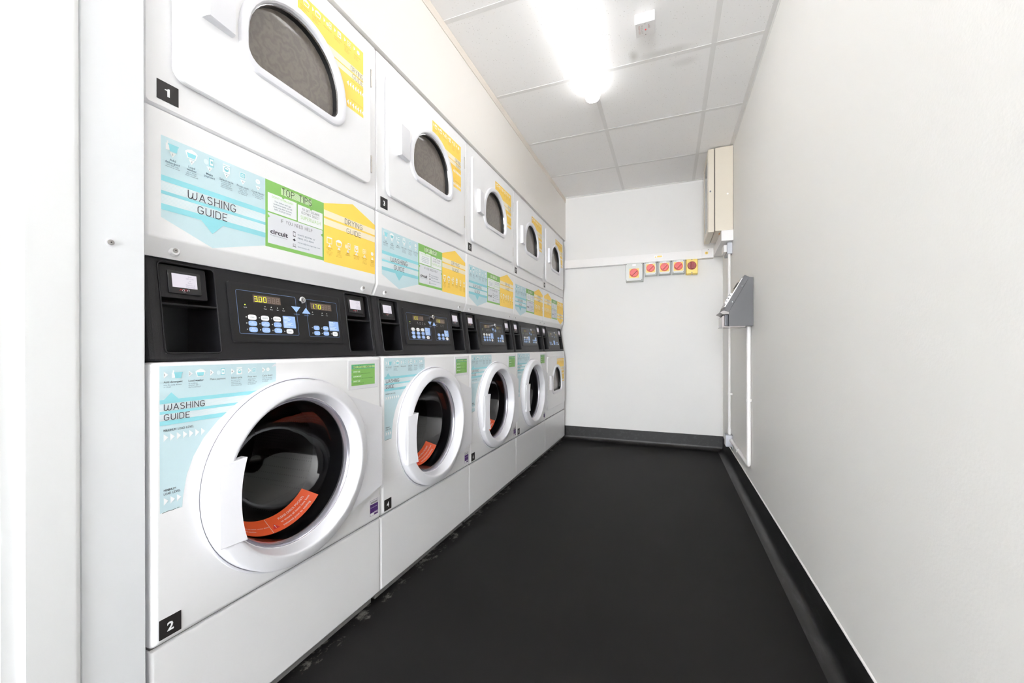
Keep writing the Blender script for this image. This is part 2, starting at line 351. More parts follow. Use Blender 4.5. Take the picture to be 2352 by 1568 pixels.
class Flat(MB):
    """printed sheet: coordinates (a, b, layer) go through fn to 3D"""
    def __init__(s, fn, m=PAPER): super().__init__(m); s.fn = fn
    def P(s, pts, m, L=1):
        s.use(m); return s.add([s.fn(a, b, L) for a, b in pts], [tuple(range(len(pts)))])
    def R(s, a0, a1, b0, b1, m, L=1): return s.P([(a0, b0), (a1, b0), (a1, b1), (a0, b1)], m, L)
    def E(s, a, b, ra, rb, m, L=1, n=18, k=1.0):
        pts = []
        for i in range(n):
            t = 2*PI*i/n; c, q = math.cos(t), math.sin(t)
            pts.append((a+ra*math.copysign(abs(c)**k, c), b+rb*math.copysign(abs(q)**k, q)))
        return s.P(pts, m, L)
    def RR(s, a0, a1, b0, b1, r, m, L=1):
        p = arc(a1-r, b1-r, r, r, 0, 90, 3)+arc(a0+r, b1-r, r, r, 90, 180, 3)+arc(a0+r, b0+r, r, r, 180, 270, 3)+arc(a1-r, b0+r, r, r, 270, 360, 3)
        return s.P(p, m, L)
    def line(s, pts, w, m, L=2, closed=False, joints=True):
        s.use(m); h = w/2
        if closed: pts = list(pts)+[pts[0]]
        for (x0, y0), (x1, y1) in zip(pts, pts[1:]):
            d = math.hypot(x1-x0, y1-y0)
            if d < 1e-7: continue
            nx, ny = -(y1-y0)/d*h, (x1-x0)/d*h
            s.P([(x0-nx, y0-ny), (x1-nx, y1-ny), (x1+nx, y1+ny), (x0+nx, y0+ny)], m, L)
        if joints:
            for x, y in pts: s.E(x, y, h, h, m, L, 8)
        return s
    def tri(s, a, b, w, h, d, m, L=2):
        q = {'d': [(-w/2, h/2), (0, -h/2), (w/2, h/2)], 'u': [(-w/2, -h/2), (w/2, -h/2), (0, h/2)], 'r': [(-w/2, -h/2), (w/2, 0), (-w/2, h/2)], 'l': [(w/2, -h/2), (w/2, h/2), (-w/2, 0)]}[d]
        return s.P([(a+x, b+y) for x, y in q], m, L)
    def T(s, txt, a, b, h, m=INK, w=None, al='l', L=3, bold=0.0, rot=0):
        vs, fs, x0, x1 = text_tris(txt, bold); k = h/0.70; kx = k
        if w: kx = w/(x1-x0)
        tw = (x1-x0)*kx; off = {'l': 0, 'c': -tw/2, 'r': -tw}[al]; s.use(m); c, q = math.cos(rot), math.sin(rot)
        P2 = [((x-x0)*kx+off, y*k) for x, y in vs]
        return s.add([s.fn(a+x*c-y*q, b+x*q+y*c, L) for x, y in P2], fs)
    def S(s, txt, a0, a1, b0, b1, w, m=INK, L=3, gap=.26):
        """thin drawn capitals fitted to a box"""
        tot = 0
        for ch in txt: tot += (.35 if ch == ' ' else GL[ch][0])+gap
        tot -= gap; k = (a1-a0)/tot; x = a0; h = b1-b0
        for ch in txt:
            if ch == ' ': x += (.35+gap)*k; continue
            gw, st = GL[ch]
            for p in st: s.line([(x+u*k, b0+v*h) for u, v in p], w, m, L)
            x += (gw+gap)*k
        return s
def onx(x0, dl=.00022): return lambda a, b, L: (x0+dl*L, a, b)

def icon(f, k, a, b, h, colA, colB, L=2):
    """six little pictures of the laundry steps, height h, centred at a, b"""
    if k == 0:
        f.R(a-.62*h, a-.28*h, b-.45*h, b+.22*h, PAPER, L); f.R(a-.52*h, a-.38*h, b+.2*h, b+.5*h, PAPER, L)
        f.P([(a-.25*h, b-.5*h), (a+.4*h, b-.5*h), (a+.5*h, b+.15*h), (a-.35*h, b+.15*h)], colA, L+1); f.R(a-.42*h, a+.57*h, b+.1*h, b+.24*h, colB, L+2)
    elif k == 1:
        f.P([(a-.42*h, b-.5*h), (a+.42*h, b-.5*h), (a+.62*h, b+.2*h), (a+.4*h, b+.4*h), (a, b+.55*h), (a-.4*h, b+.4*h), (a-.62*h, b+.2*h)], PAPER, L)
        f.P([(a-.34*h, b-.38*h), (a+.34*h, b-.38*h), (a+.46*h, b+.1*h), (a-.46*h, b+.1*h)], colA, L+1)
    elif k == 2:
        f.E(a-.35*h, b-.1*h, .25*h, .3*h, HBLUE if colA is not YELLOW else YPALE, L)
        f.R(a-.05*h, a+.5*h, b-.45*h, b+.5*h, colA if colA is not YELLOW else PAPER, L+1); f.R(a+.03*h, a+.42*h, b-.33*h, b+.38*h, PAPER if colA is not YELLOW else YELLOW, L+2); f.R(a+.12*h, a+.33*h, b-.1*h, b+.18*h, colA if colA is not YELLOW else PAPER, L+3)
    elif k == 3:
        f.R(a-.4*h, a+.4*h, b-.5*h, b+.5*h, PAPER, L); f.E(a, b-.08*h, .27*h, .27*h, colA, L+1); f.P([(a+.2*h*math.cos(t), b-.08*h+.2*h*math.sin(t)) for t in [PI*i/8 for i in range(9)]], PAPER, L+2); f.R(a-.4*h, a+.4*h, b+.28*h, b+.33*h, colA, L+1)
    elif k == 4:
        f.R(a-.42*h, a+.42*h, b-.42*h, b+.42*h, PAPER, L); f.R(a-.35*h, a+.35*h, b-.35*h, b+.35*h, colA, L+1)
        f.line([(a+.2*h*math.cos(t), b-.02*h+.2*h*math.sin(t)) for t in [math.radians(60-300*i/10) for i in range(11)]], .07*h, PAPER, L+2, joints=False); f.line([(a, b), (a, b+.25*h)], .07*h, PAPER, L+2, joints=False)
    else:
        f.E(a, b, .36*h, .36*h, PAPER, L); f.line([(a-.15*h, b+.1*h), (a, b-.05*h), (a+.18*h, b+.08*h)], .04*h, colB, L+1, joints=False)
STEPW = [(['Add', 'detergent'], ['into the soap', 'drawer or drum']), (['Load', 'washer'], ['up to three', 'quarters full -', "don't overload!"]), (['Make', 'payment'], []),
         (['Select cycle'], ['for your wash -', 'superwash or', 'supercycle gets', 'more muck out!']), (['Press start'], ["when you're", 'ready - the', 'cycle time will', 'be displayed']), (['Cycle finish!'], ['Wait 30 seconds', 'for the door lock', 'to release'])]
STEPD = [(['Clean lint', 'filter'], ['in front of the', 'dryer, remove', 'lint before', 'cycle']), (['Load', 'dryer'], ['up to three', 'quarters full,', "don't overload!"]), (['Make', 'payment'], []),
         (['Select cycle'], ['temperature to', 'match the load']), (['Press start'], ["when you're", 'ready - the', 'cycle time will', 'be displayed']), (['Unload', 'quickly'], ['to help the', 'next user and', 'stop creases'])]
def washing_sheet(parent):
    f = Flat(onx(-.0119)); a0, a1 = .030, .2595
    f.P([(a0, 1.345), (a0, 1.176), (.130, 1.135), (a1, 1.172), (a1, 1.345)], LBLUE, 0)
    f.R(a0, a1, 1.2045, 1.2515, HBLUE, 1)
    f.R(a0, a1, 1.2515, 1.2635, DBLUE, 2); f.R(a0, a1, 1.2245, 1.2315, DBLUE, 2); f.R(a0, a1, 1.192, 1.2045, DBLUE, 2)
    for z0, z1 in ((1.2335, 1.2505), (1.2065, 1.2235)):
        for i in range(7): z = z0+(z1-z0)*i/6; f.R(a0, a1, z-.0003, z+.0003, PAPER, 2)
    f.P([(.105, 1.193), (.1295, 1.167), (.154, 1.193)], DBLUE, 3)
    f.S('WASHING', .0797, .1820, 1.2322, 1.2490, .0017, L=5); f.S('GUIDE', .0990, .1618, 1.2050, 1.2208, .0017, L=5)
    for k, c in enumerate((.0506, .0868, .1235, .161, .200, .239)):
        icon(f, k, c, 1.3285, .020 if k < 4 else .0165, DBLUE, DBLUE, 2); f.tri(c, 1.3115, .013, .0105, 'd', PAPER, 4); f.T(str(k+1), c, 1.3105, .0045, INKG, al='c', L=5)
        z = 1.298
        for t in STEPW[k][0]: f.T(t, c, z, .0048, INKG, al='c', L=4, bold=.01); z -= .0058
        z += .0012
        for t in STEPW[k][1]: f.T(t, c, z, .0029, INKG, al='c', L=4); z -= .0040
    return f.build('washing_guide_sticker', parent, smooth=False)
def tips_sheet(parent, dy=0.0):
    fn = lambda a, b, L: (-.0119+.00022*L, a+dy, b); f = Flat(fn)
    f.R(.2595, .449, 1.171, 1.345, GREEN, 0)
    f.R(.305, .404, 1.3195, 1.3385, GREENL, 1)
    for i in range(7): z = 1.3205+.0165*i/6; f.R(.305, .404, z-.0004, z+.0004, PAPER, 2)
    f.S('TOP TIPS', .3065, .4028, 1.3200, 1.3375, .0015, INKB, L=4)
    f.R(.266, .3535, 1.264, 1.313, PAPER, 1); f.tri(.311, 1.3105, .010, .005, 'd', GREEN, 2)
    f.R(.357, .444, 1.2625, 1.311, PAPER, 1); f.tri(.4015, 1.3085, .010, .005, 'd', GREEN, 2)
    f.R(.266, .4435, 1.181, 1.2605, GREYP, 1); f.tri(.2692, 1.2510, .0065, .010, 'r', GREEN, 2); f.tri(.4402, 1.2460, .0065, .010, 'l', GREEN, 2)
    f.T("DON'T OVERLOAD!", .310, 1.3025, .0052, GREENL, w=.064, al='c')
    for i, t in enumerate(["Your clothes won't get", "washed properly and it'll", "leave soap stains on them.", "NOT A GOOD LOOK!"]): f.T(t, .310, 1.2930-.0072*i, .0042, INKG, w=.056 if i in (1, 2) else .050, al='c')
    f.S('TO GET CLEANER', .371, .431, 1.2985, 1.3045, .0006, INK, L=4); f.S('CLOTHES, SELECT'.replace(',', ''), .369, .431, 1.2885, 1.2945, .0006, INK, L=4)
    f.S('SUPERWASH', .3665, .435, 1.2735, 1.2825, .0009, GREENL, L=4)
    f.S('IF YOU NEED HELP', .3045, .4055, 1.2445, 1.2530, .0008, INK, L=4)
    f.T('circuit', .2728, 1.2078, .0118, INK, w=.052, bold=.028); f.T('Managed Laundry Systems', .2732, 1.2025, .0024, INKG, w=.050)
    f.R(.3415, .3495, 1.217, 1.2305, INK, 2); f.R(.3422, .3488, 1.2190, 1.2285, GREYP, 3)
    f.P([(.3405, 1.2075), (.3455, 1.2035), (.3505, 1.2075), (.3455, 1.2115)], INK, 2)
    f.R(.3415, .3500, 1.190, 1.1965, INK, 2); f.R(.3423, .3492, 1.1912, 1.1957, GREYP, 3); f.R(.3400, .3515, 1.1880, 1.1890, INK, 2)
    f.T('01422 820040 or', .3562, 1.2228, .0046, INKG, w=.060); f.T('0800 092 4068', .3562, 1.2135, .0046, INKG, w=.054)
    f.T('service@circuitgroup.com', .3562, 1.2020, .0040, INKG, w=.078); f.T('circuit.co.uk', .3562, 1.1895, .0044, INKG, w=.040)
    return f.build('top_tips_sticker', parent, smooth=False)
def drying_sheet(parent, dy=0.0, flip=False):
    zc = 1.258
    def fn(a, b, L): return (-.0119+.00022*L, a+dy, b)
    f = Flat(fn); a0, a1 = .449, .6755
    if not flip:
        f.P([(a0, 1.168), (a1, 1.168), (a1, 1.343), (.568, 1.381), (a0, 1.345)], YELLOW, 0)
        f.R(a0, a1, 1.3065, 1.3265, YPALE, 1); f.R(a0, a1, 1.281, 1.3005, YPALE, 1)
        f.S('DRYING', .5335, .6120, 1.3070, 1.3235, .0014, INK, L=3); f.S('GUIDE', .5415, .6045, 1.2790, 1.2945, .0014, INK, L=3); zi, zt, zl = 1.2370, 1.2215, 1.2115; d = 'u'
    else:
        f.P([(a0, 1.345), (a0, 1.178), (.575, 1.134), (a1, 1.176), (a1, 1.345)], YELLOW, 0)
        f.R(a0, a1, 1.2140, 1.2330, YPALE, 1); f.R(a0, a1, 1.188, 1.204, YPALE, 1)
        f.S('DRYING', .5335, .6120, 1.2145, 1.2310, .0014, INK, L=3); f.S('GUIDE', .5415, .6045, 1.1880, 1.2035, .0014, INK, L=3); zi, zt, zl = 1.325, 1.308, 1.297; d = 'd'
    for k in range(6):
        c = .4700+.0382*k
        if k == 0: f.R(c-.0105, c+.0105, zi-.010, zi+.010, PAPER, 2); f.R(c-.008, c+.008, zi-.008, zi+.006, YELLOW, 3)
        else: icon(f, k, c, zi, .0215 if k < 4 else .018, YELLOW, YELLOW, 2)
        f.tri(c, zt, .012, .0095, d, PAPER, 4); f.T(str(k+1), c, zt-.003, .0038, INKY, al='c', L=5)
        z = zl
        for t in STEPD[k][0]: f.T(t, c, z, .0042, INKY, al='c', L=4, bold=.01); z -= .0052
        for t in STEPD[k][1]: f.T(t, c, z, .0028, INKY, al='c', L=4); z -= .0040
    return f.build('drying_guide_sticker', parent, smooth=False)
ARC = [(.574, .0548), (.592, .0557), (.639, .0635), (.675, .0764), (.7103, .0969), (.7436, .1272), (.7735, .1642), (.7959, .2041), (.8101, .2417), (.8185, .2712), (.88, .2712)]
def lim(z):
    for (z0, s0), (z1, s1) in zip(ARC, ARC[1:]):
        if z <= z1: return s0+(s1-s0)*(z-z0)/(z1-z0)
    return .2712
def washer_sheet(parent):
    f = Flat(onx(.0101)); a0 = .0150
    f.P([(a0, .8700), (a0, .5745)]+[(s, z) for z, s in ARC[:-1]]+[(.2712, .8685)], LBLUE, 0)
    def band(z0, z1, m, L): f.P([(a0, z0), (lim(z0), z0), (lim((z0+z1)/2), (z0+z1)/2), (lim(z1), z1), (a0, z1)], m, L)
    band(.7590, .7936, HBLUE, 1); band(.7936, .8018, DBLUE, 2); band(.7726, .7784, DBLUE, 2); band(.7500, .7590, DBLUE, 2)
    for z0, z1 in ((.7797, .7925), (.7603, .7715)):
        for i in range(6): z = z0+(z1-z0)*i/5; f.R(a0, lim(z), z-.0003, z+.0003, PAPER, 2)
    f.P([(.0216, .8012), (.0486, .8012), (.0351, .8158)], DBLUE, 3)
    f.S('WASHING', .0224, .0982, .7800, .7922, .0014, L=5); f.S('GUIDE', .0224, .0684, .7600, .7716, .0014, L=5)
    f.S('MAXIMUM LOAD LEVEL', .0216, .0766, .7375, .7415, .0006, L=4)
    f.S('MINIMUM', .0216, .0426, .6163, .6203, .0006, L=4); f.S('LOAD LEVEL', .0216, .0510, .6090, .6130, .0006, L=4)
    for i in range(7): f.tri(.0254+.01165*i, .7248, .0080, .0155, 'r', PAPER, 3)
    for i in range(3): f.tri(.0254+.01165*i, .5963, .0080, .0155, 'r', PAPER, 3)
    cs = (.0465, .0905, .134, .1755, .2115, .2485); ls = (.0216, .0668, .1098, .1560, .1960, .2328)
    for k in range(6):
        icon(f, k, cs[k], .8525, .0165 if k < 4 else .0125, DBLUE, DBLUE, 2)
        f.tri(ls[k]+.0042, .8520, .0080, .0140, 'r', PAPER, 4); f.T(str(k+1), ls[k]+.0008, .8500, .0042, INK, L=5)
        f.T(' '.join(STEPW[k][0]), ls[k], .8352, .0042, INK, w=[.034, .030, .0335, .0255, .0215, .0275][k], L=4)
        if k == 0: sm = ['into the soap drawer', 'or drum']
        else: sm = STEPW[k][1]
        z = .8300
        for t in sm: f.T(t, ls[k], z, .0027, INKG, L=4); z -= .0040
    f.P([(.258, .8585), (.268, .8660), (.2712, .8665), (.2712, .8600)], GREYP, 2)
    f.line([(.0190, .5738), (.0290, .5752), (.0350, .5745), (.0430, .5752)], .0009, INKB, 3); f.line([(.045, .5758), (.049, .5760)], .0007, INKB, 3)
    return f.build('load_guide_sticker', parent, smooth=False)
def hints_sheet(parent):
    pl = MB(WHITE2); pl.box(.0095, .0112, .522, .6630, .7715, .8655, .0008, 1); o = pl.build('label_plate', parent)
    f = Flat(onx(.0114)); f.R(.5365, .646, .7840, .8530, GREEN, 0); f.R(.5365, .646, .8380, .8515, GREENT, 1); f.R(.5440, .646, .8405, .8480, GREENL, 2)
    f.S('HELPFUL HINTS', .5440, .6320, .8405, .8480, .0008, INKB, L=4)
    for z, a, t in ((.8270, "DON'T USE", 'colour catcher sheets in this machine'), (.8115, 'SAVE MONEY', 'By using only the right amount of detergent'), (.7960, "DON'T USE", 'more than 3/4 of a cup')):
        f.tri(.5385, z+.002, .004, .007, 'r', GREENT, 2); f.T(a, .5445, z, .0042, PAPER, L=3, bold=.015); f.T(t, .5445, z-.0062, .0028, INKB, w=.0026*len(t)*.82, L=3)
    f.build('helpful_hints_sticker', parent, smooth=False)
    g = Flat(onx(.0101)); g.R(.6230, .6630, .3300, .3825, PURPLE, 0); g.R(.6238, .6622, .3690, .3817, PAPER, 1)
    for i in range(16): g.R(.6265+.0021*i, .6265+.0021*i+.0011, .3715, .3780, INKB, 2)
    g.R(.6238, .6425, .3308, .3400, PAPER, 1); g.T('PASS', .6440, .3355, .0062, PAPER, w=.017, L=2, bold=.02); g.T('Test requirements', .6250, .3570, .0035, GREYP, w=.033, L=2)
    g.build('inspection_sticker', parent, smooth=False)
def number_plate(parent, n, x, s0, z0):
    mb = MB(PLATE); mb.box(x-.0005, x+.0006, s0, s0+.0395, z0, z0+.040, .0015, 1); p = mb.build('number_plate', parent)
    f = Flat(onx(x+.0007)); 
    if n == '1':
        a, b = s0+.0175, z0+.0115; f.P([(a+.001, b), (a+.0055, b), (a+.0055, b+.017), (a+.0025, b+.017), (a+.001, b+.0145)], PAPER, 0); f.P([(a-.0035, b+.0115), (a+.001, b+.0115), (a+.001, b+.0145), (a-.0035, b+.0138)], PAPER, 0)
    else: f.T(n, s0+.0197, z0+.0115, .0170, PAPER, al='c', L=0, bold=.03)
    f.build('numeral', p, smooth=False)

# ------------------------------------------------------------------ machine geometry
def rrect(y0, y1, z0, z1, r, n=6):
    return arc(y1-r, z1-r, r, r, 0, 90, n)+arc(y0+r, z1-r, r, r, 90, 180, n)+arc(y0+r, z0+r, r, r, 180, 270, n)+arc(y1-r, z0+r, r, r, 270, 360, n)
def archshape(cy, z0, hw, zs, g=0.0, rc=.038):
    """semicircular top on rounded-corner base, grown by g"""
    hw += g; z0 -= g; rc += g
    return arc(cy, zs, hw, hw, 0, 180, 18)+arc(cy-hw+rc, z0+rc, rc, rc, 180, 270, 6)+arc(cy+hw-rc, z0+rc, rc, rc, 270, 360, 6)
def cast(poly, c, ang):
    dx, dy = math.cos(ang), math.sin(ang); best = None
    for (x0, y0), (x1, y1) in zip(poly, poly[1:]+poly[:1]):
        ex, ey = x1-x0, y1-y0; den = dx*ey-dy*ex
        if abs(den) < 1e-12: continue
        t = ((x0-c[0])*ey-(y0-c[1])*ex)/den; u = ((x0-c[0])*dy-(y0-c[1])*dx)/den
        if t > 0 and -1e-6 <= u <= 1+1e-6 and (best is None or t < best): best = t
    return (c[0]+dx*best, c[1]+dy*best)
def stack_loops(c, items):
    """items: list of (polygon, x); returns matched 3D loops sampled on shared angles"""
    A = set()
    for poly, x in items:
        for p in poly: A.add(round(math.atan2(p[1]-c[1], p[0]-c[0]), 4))
    A = sorted(A); B = []
    for a in A:
        if not B or a-B[-1] > .012: B.append(a)
    return [[(x, *cast(poly, c, a)) for a in B] for poly, x in items]
def panel_block(mb, s0, s1, prof, r, xb):
    """extrude a front profile [(x,z)] across s with rounded vertical edges; xb = back"""
    secs = []
    for i in range(5):
        t = i/4*PI/2; secs.append((s0+r*(1-math.cos(t)), r*(1-math.sin(t))))
    for i in range(5):
        t = (4-i)/4*PI/2; secs.append((s1-r*(1-math.cos(t)), r*(1-math.sin(t))))
    L = []
    for s, d in secs: L.append([(xb, s, prof[0][1])]+[(x-d, s, z) for x, z in prof]+[(xb, s, prof[-1][1])])
    mb.loft(L, True, True)
CS, CZ = .335, .574
def xc(z): return -.004-.148*(z-.884)

def dryer_door(parent, dz=0.0, gs=1.0):
    """outer door with arched window; dz moves it down for the lower dryer"""
    c = (.336, 1.70+dz); z0, z1 = (1.470+dz, 1.922+dz)
    op = lambda g: archshape(.3510, 1.612+dz, .147, 1.6790+dz, g, .036)
    dr = lambda g: rrect(.048-g, .641+g, z0-g, z1+g, .026+g)
    mb = MB(WHITE)
    mb.loft(stack_loops(c, [(dr(-.012), -.0125), (dr(-.010), -.0085), (dr(0), -.0085), (dr(0), -.001), (dr(-.0018), .0016), (dr(-.004), .0024), (op(.0240), .0024)]))
    door = mb.build('dryer_door', parent)
    fr = MB(WHITE2); fr.loft(stack_loops(c, [(op(.0240), .0020), (op(.0236), .0050), (op(.0205), .0090), (op(.013), .0108), (op(.004), .0095), (op(0), .006), (op(-.001), -.002)]))
    fr.build('window_frame', door)
    rb = MB(CHROME); rb.loft(stack_loops(c, [(op(-.001), -.001), (op(-.003), -.001), (op(-.0035), -.006)])); rb.use(RUBBER)
    rb.loft(stack_loops(c, [(op(-.0035), -.006), (op(-.004), -.020), (op(-.010), -.024)])); rb.build('window_seal', door)
    gl = MB(WINDOW); l = stack_loops(c, [(op(-.004), -.0205)]); gl.loft(l, False, True); gl.build('window_glass', door, front=True)
    # handle: wedge block; a pale grey triangle paints the shade of a scoop
    hb = MB(WHITE2); a0, a1, b0, b1 = .100, .166, 1.636+dz, 1.760+dz
    hb.loft([[(.002, a0, b0), (.002, a1, b0), (.002, a1, b1), (.002, a0, b1)], [(.016, a0+.001, b0+.0005), (.012, a1, b0+.0005), (.012, a1, b1), (.016, a0+.001, b1)], [(.021, a0+.006, b0+.004), (.015, a1, b0+.004), (.015, a1, b1-.004), (.021, a0+.006, b1-.004)]], True, True)
    hb.use(GREYP); hb.add([(.0160, a0+.045, b1-.006), (.0158, a0+.058, b1-.006), (.0162, a0+.045, b1-.020)], [(0, 1, 2)])
    hb.build('door_handle', door, ang=50)
    for zz in (1.515, 1.812):
        h = MB(HINGE); h.box(-.012, .0015, .6425, .6485, zz+dz, zz+.060+dz, .001, 1)
        for q in (.004, .020, .040, .056): h.cyl((.0015, .6455, zz+q+dz), (.0022, .6455, zz+q+dz), .0015, 8)
        h.build('hinge', door)
    # yellow sheet wrapped round the window
    f = Flat(onx(.0026)); o = [(.346, 1.848), (.400, 1.836), (.447, 1.812), (.486, 1.782), (.512, 1.740), (.525, 1.700), (.528, 1.680)]
    def lm(z):
        for (s0, a), (s1, b) in zip(o, o[1:]):
            if z >= b: return s0+(s1-s0)*(a-z)/(a-b)
        return o[-1][0]
    f.P([(.346, 1.900+dz)]+[(s, z+dz) for s, z in o]+[(.603, 1.680+dz), (.603, 1.900+dz)], YELLOW, 0)
    for z0_, z1_ in ((1.803, 1.824), (1.7825, 1.799)): f.P([(lm(z0_), z0_+dz), (.603, z0_+dz), (.603, z1_+dz), (lm(z1_), z1_+dz)], YPALE, 1)
    f.S('DRYING', .546, .600, 1.8045+dz, 1.8200+dz, .0010, INK, L=3); f.S('GUIDE', .553, .600, 1.7835+dz, 1.7985+dz, .0010, INK, L=3)
    for zz, tt in ((1.757, 'MAXIMUM LOAD LEVEL'), (1.696, 'MINIMUM LOAD LEVEL')):
        f.T(tt, .600, zz+.014+dz, .0035, INKY, w=.055, al='r', L=2)
        for i in range(7): f.tri(.532+.0113*i, zz+dz, .0085, .018, 'l', PAPER, 2)
    for k in range(6):
        c_ = .370+.0410*k
        icon(f, k if k else 1, c_+.004, 1.8835+dz, .018, YELLOW, YELLOW, 2); f.tri(c_-.013, 1.8850+dz, .007, .013, 'r', PAPER, 2)
        z = 1.8660+dz
        for t in [' '.join(STEPD[k][0])]: f.T(t, c_-.016, z, .0038, INKY, w=.030, L=2); z -= .0048
        for t in STEPD[k][1]: f.T(t, c_-.016, z, .0026, INKY, L=2); z -= .0038
    f.build('drying_guide_sheet', door, smooth=False)
    # steel drum behind
    d = MB(DRUM); cc = (.3400, 1.690+dz)
    ring = lambda r, x: [(x, cc[0]+r*math.cos(2*PI*i/48), cc[1]+r*math.sin(2*PI*i/48)) for i in range(48)]
    d.loft([ring(.20, -.06), ring(.27, -.065), ring(.28, -.50)], False, True); d.build('drum', parent)
    return door

def washer_door(parent):
    n = 96
    ring = lambda r, x: [(x, CS+r*math.cos(2*PI*i/n), CZ+r*math.sin(2*PI*i/n)) for i in range(n)]
    mb = MB(WHITE2)
    mb.loft([ring(r, x) for x, r in [(.0105, .2474), (.0200, .2474), (.0310, .2466), (.0355, .2452), (.0382, .2425), (.0402, .2385), (.0430, .2300), (.0456, .2205), (.0468, .2140), (.0464, .2100), (.0440, .2075), (.0390, .2062), (.0300, .2030), (.0120, .1975), (.0060, .1965)]])
    mb.loft([ring(r, x) for x, r in [(.0098, .2545), (.0128, .2540), (.0135, .2525), (.0130, .2496), (.0100, .2490)]]); mb.use(mat('mid grey groove strip', (150, 150, 158), .5, noise=.03)); mb.loft([ring(.2496, .0104), ring(.2471, .0104)]); mb.use(WHITE2)  # mid grey strip laid in the groove round the ring's base
    # hinge side: flat wing tangent to the ring
    a1 = math.radians(58); a2 = math.radians(-52)
    P_ = [(CS+.236*math.cos(a1), CZ+.236*math.sin(a1)), (.657, .702), (.657, .432), (CS+.236*math.cos(a2), CZ+.236*math.sin(a2))]
    inner = [(CS+.226*math.cos(t), CZ+.226*math.sin(t)) for t in [a2+(a1-a2)*i/20 for i in range(21)]]
    poly = P_+inner
    mb.loft([[(.0150, y, z) for y, z in poly], [(.0320, y, z) for y, z in poly], [(.0330, .36+(y-.36)*.995, z) for y, z in poly]]); mb.use(DARKGAP); mb.box(.0100, .0155, .560, .6545, .440, .694); mb.use(WHITE2); mb.add([(.0330, y, z) for y, z in poly], [tuple(range(len(poly)))])
    # wing's top sheet meets the dome with a slope
    o1 = [(.0300, CS+.2448*math.cos(a2+(a1-a2)*i/20), CZ+.2448*math.sin(a2+(a1-a2)*i/20)) for i in range(21)]
    door = mb.build('washer_door', parent, ang=40)
    sr = MB(SEAL); sr.loft([ring(.1965, .0085), ring(.1935, .0100), ring(.1905, .0060), ring(.1885, .0085), ring(.1860, .0040), ring(.185, -.004)]); sr.build('seal_ring', door)
    gl = MB(BOWL); gl.loft([ring(r, x) for x, r in [(.001, .190), (-.020, .1880), (-.045, .1840), (-.058, .1790), (-.080, .1660), (-.105, .1490), (-.128, .1280), (-.144, .1050), (-.152, .0800), (-.156, .0500), (-.157, .0200)]], False, True)
    gl.build('glass_bowl', door, ang=60, front=True)
    # handle plate on the left of the opening
    h = MB(WHITE2); A = [(.1060, .4560), (.1060, .6600), (.1130, .6640)]; e = [(.1650-.0130*math.cos(t*PI/2)**2 if False else .1520+.0140*((z-.559)/.0955)**2, z) for z, t in [(.6545-.191*i/16, 0) for i in range(17)]]
    o_ = [(.1090, .4640), (.1080, .6480)]+e
    c = (.130, .559)
    grow = lambda g: [(c[0]+(y-c[0])*(1+g), c[1]+(z-c[1])*(1+g*.4)) for y, z in o_]
    h.loft([[(.030, y, z) for y, z in o_], [(.0445 if i < 2 else .0515, y, z) for i, (y, z) in enumerate(o_)], [(.0453 if i < 2 else .0527, y, z) for i, (y, z) in enumerate(grow(-.04))]], True, True)
    h.build('door_handle', door, ang=40)
    # curved orange sticker inside the bowl
    def fn(u, v, L):
        t = math.radians(-126)+u/.166; q = v/.054
        return (-.0555-.0450*q+.0010+.0002*L, CS+(.1800-.0300*q-.0010)*math.cos(t), CZ+(.1800-.0300*q-.0010)*math.sin(t))
    f = Flat(fn); tot = math.radians(83)*.166; f.use(ORANGE)
    nseg = 40; f.loft([[fn(tot*i/nseg, 0, 0) for i in range(nseg+1)], [fn(tot*i/nseg, .0535, 0) for i in range(nseg+1)]], closed=False)
    f.line([(.086, .001), (.086, .0525)], .0012, PAPER, 2, joints=False)
    f.tri(.1010, .020, .020, .017, 'u', REDP, 2); f.T('!', .1010, .0145, .011, PAPER, al='c', L=4, bold=.02)
    for i, (t, w_) in enumerate([('PLEASE CHECK POCKETS', .098), ('to ensure all items have been', .108), ('removed prior to washing', .094)]): f.T(t, .122, .0345-.0125*i, .0062, PAPER, w=w_, L=3)
    for i, (t, w_) in enumerate([('do not use colour catcher sheets', .082), ('in this machine', .040)]): f.T(t, .002, .0230-.0100*i, .0040, PAPER, w=w_, L=3)
    f.build('pocket_warning_sticker', door, smooth=False)
    # drum and gasket inside
    d = MB(GREYR); d.loft([ring(.186, -.004), ring(.200, -.050), ring(.205, -.120), ring(.198, -.150)]); d.build('door_gasket', parent)
    d = MB(DRUM); d.loft([ring(.198, -.150), ring(.262, -.160), ring(.265, -.520)], False, True); d.build('drum', parent)
    return door

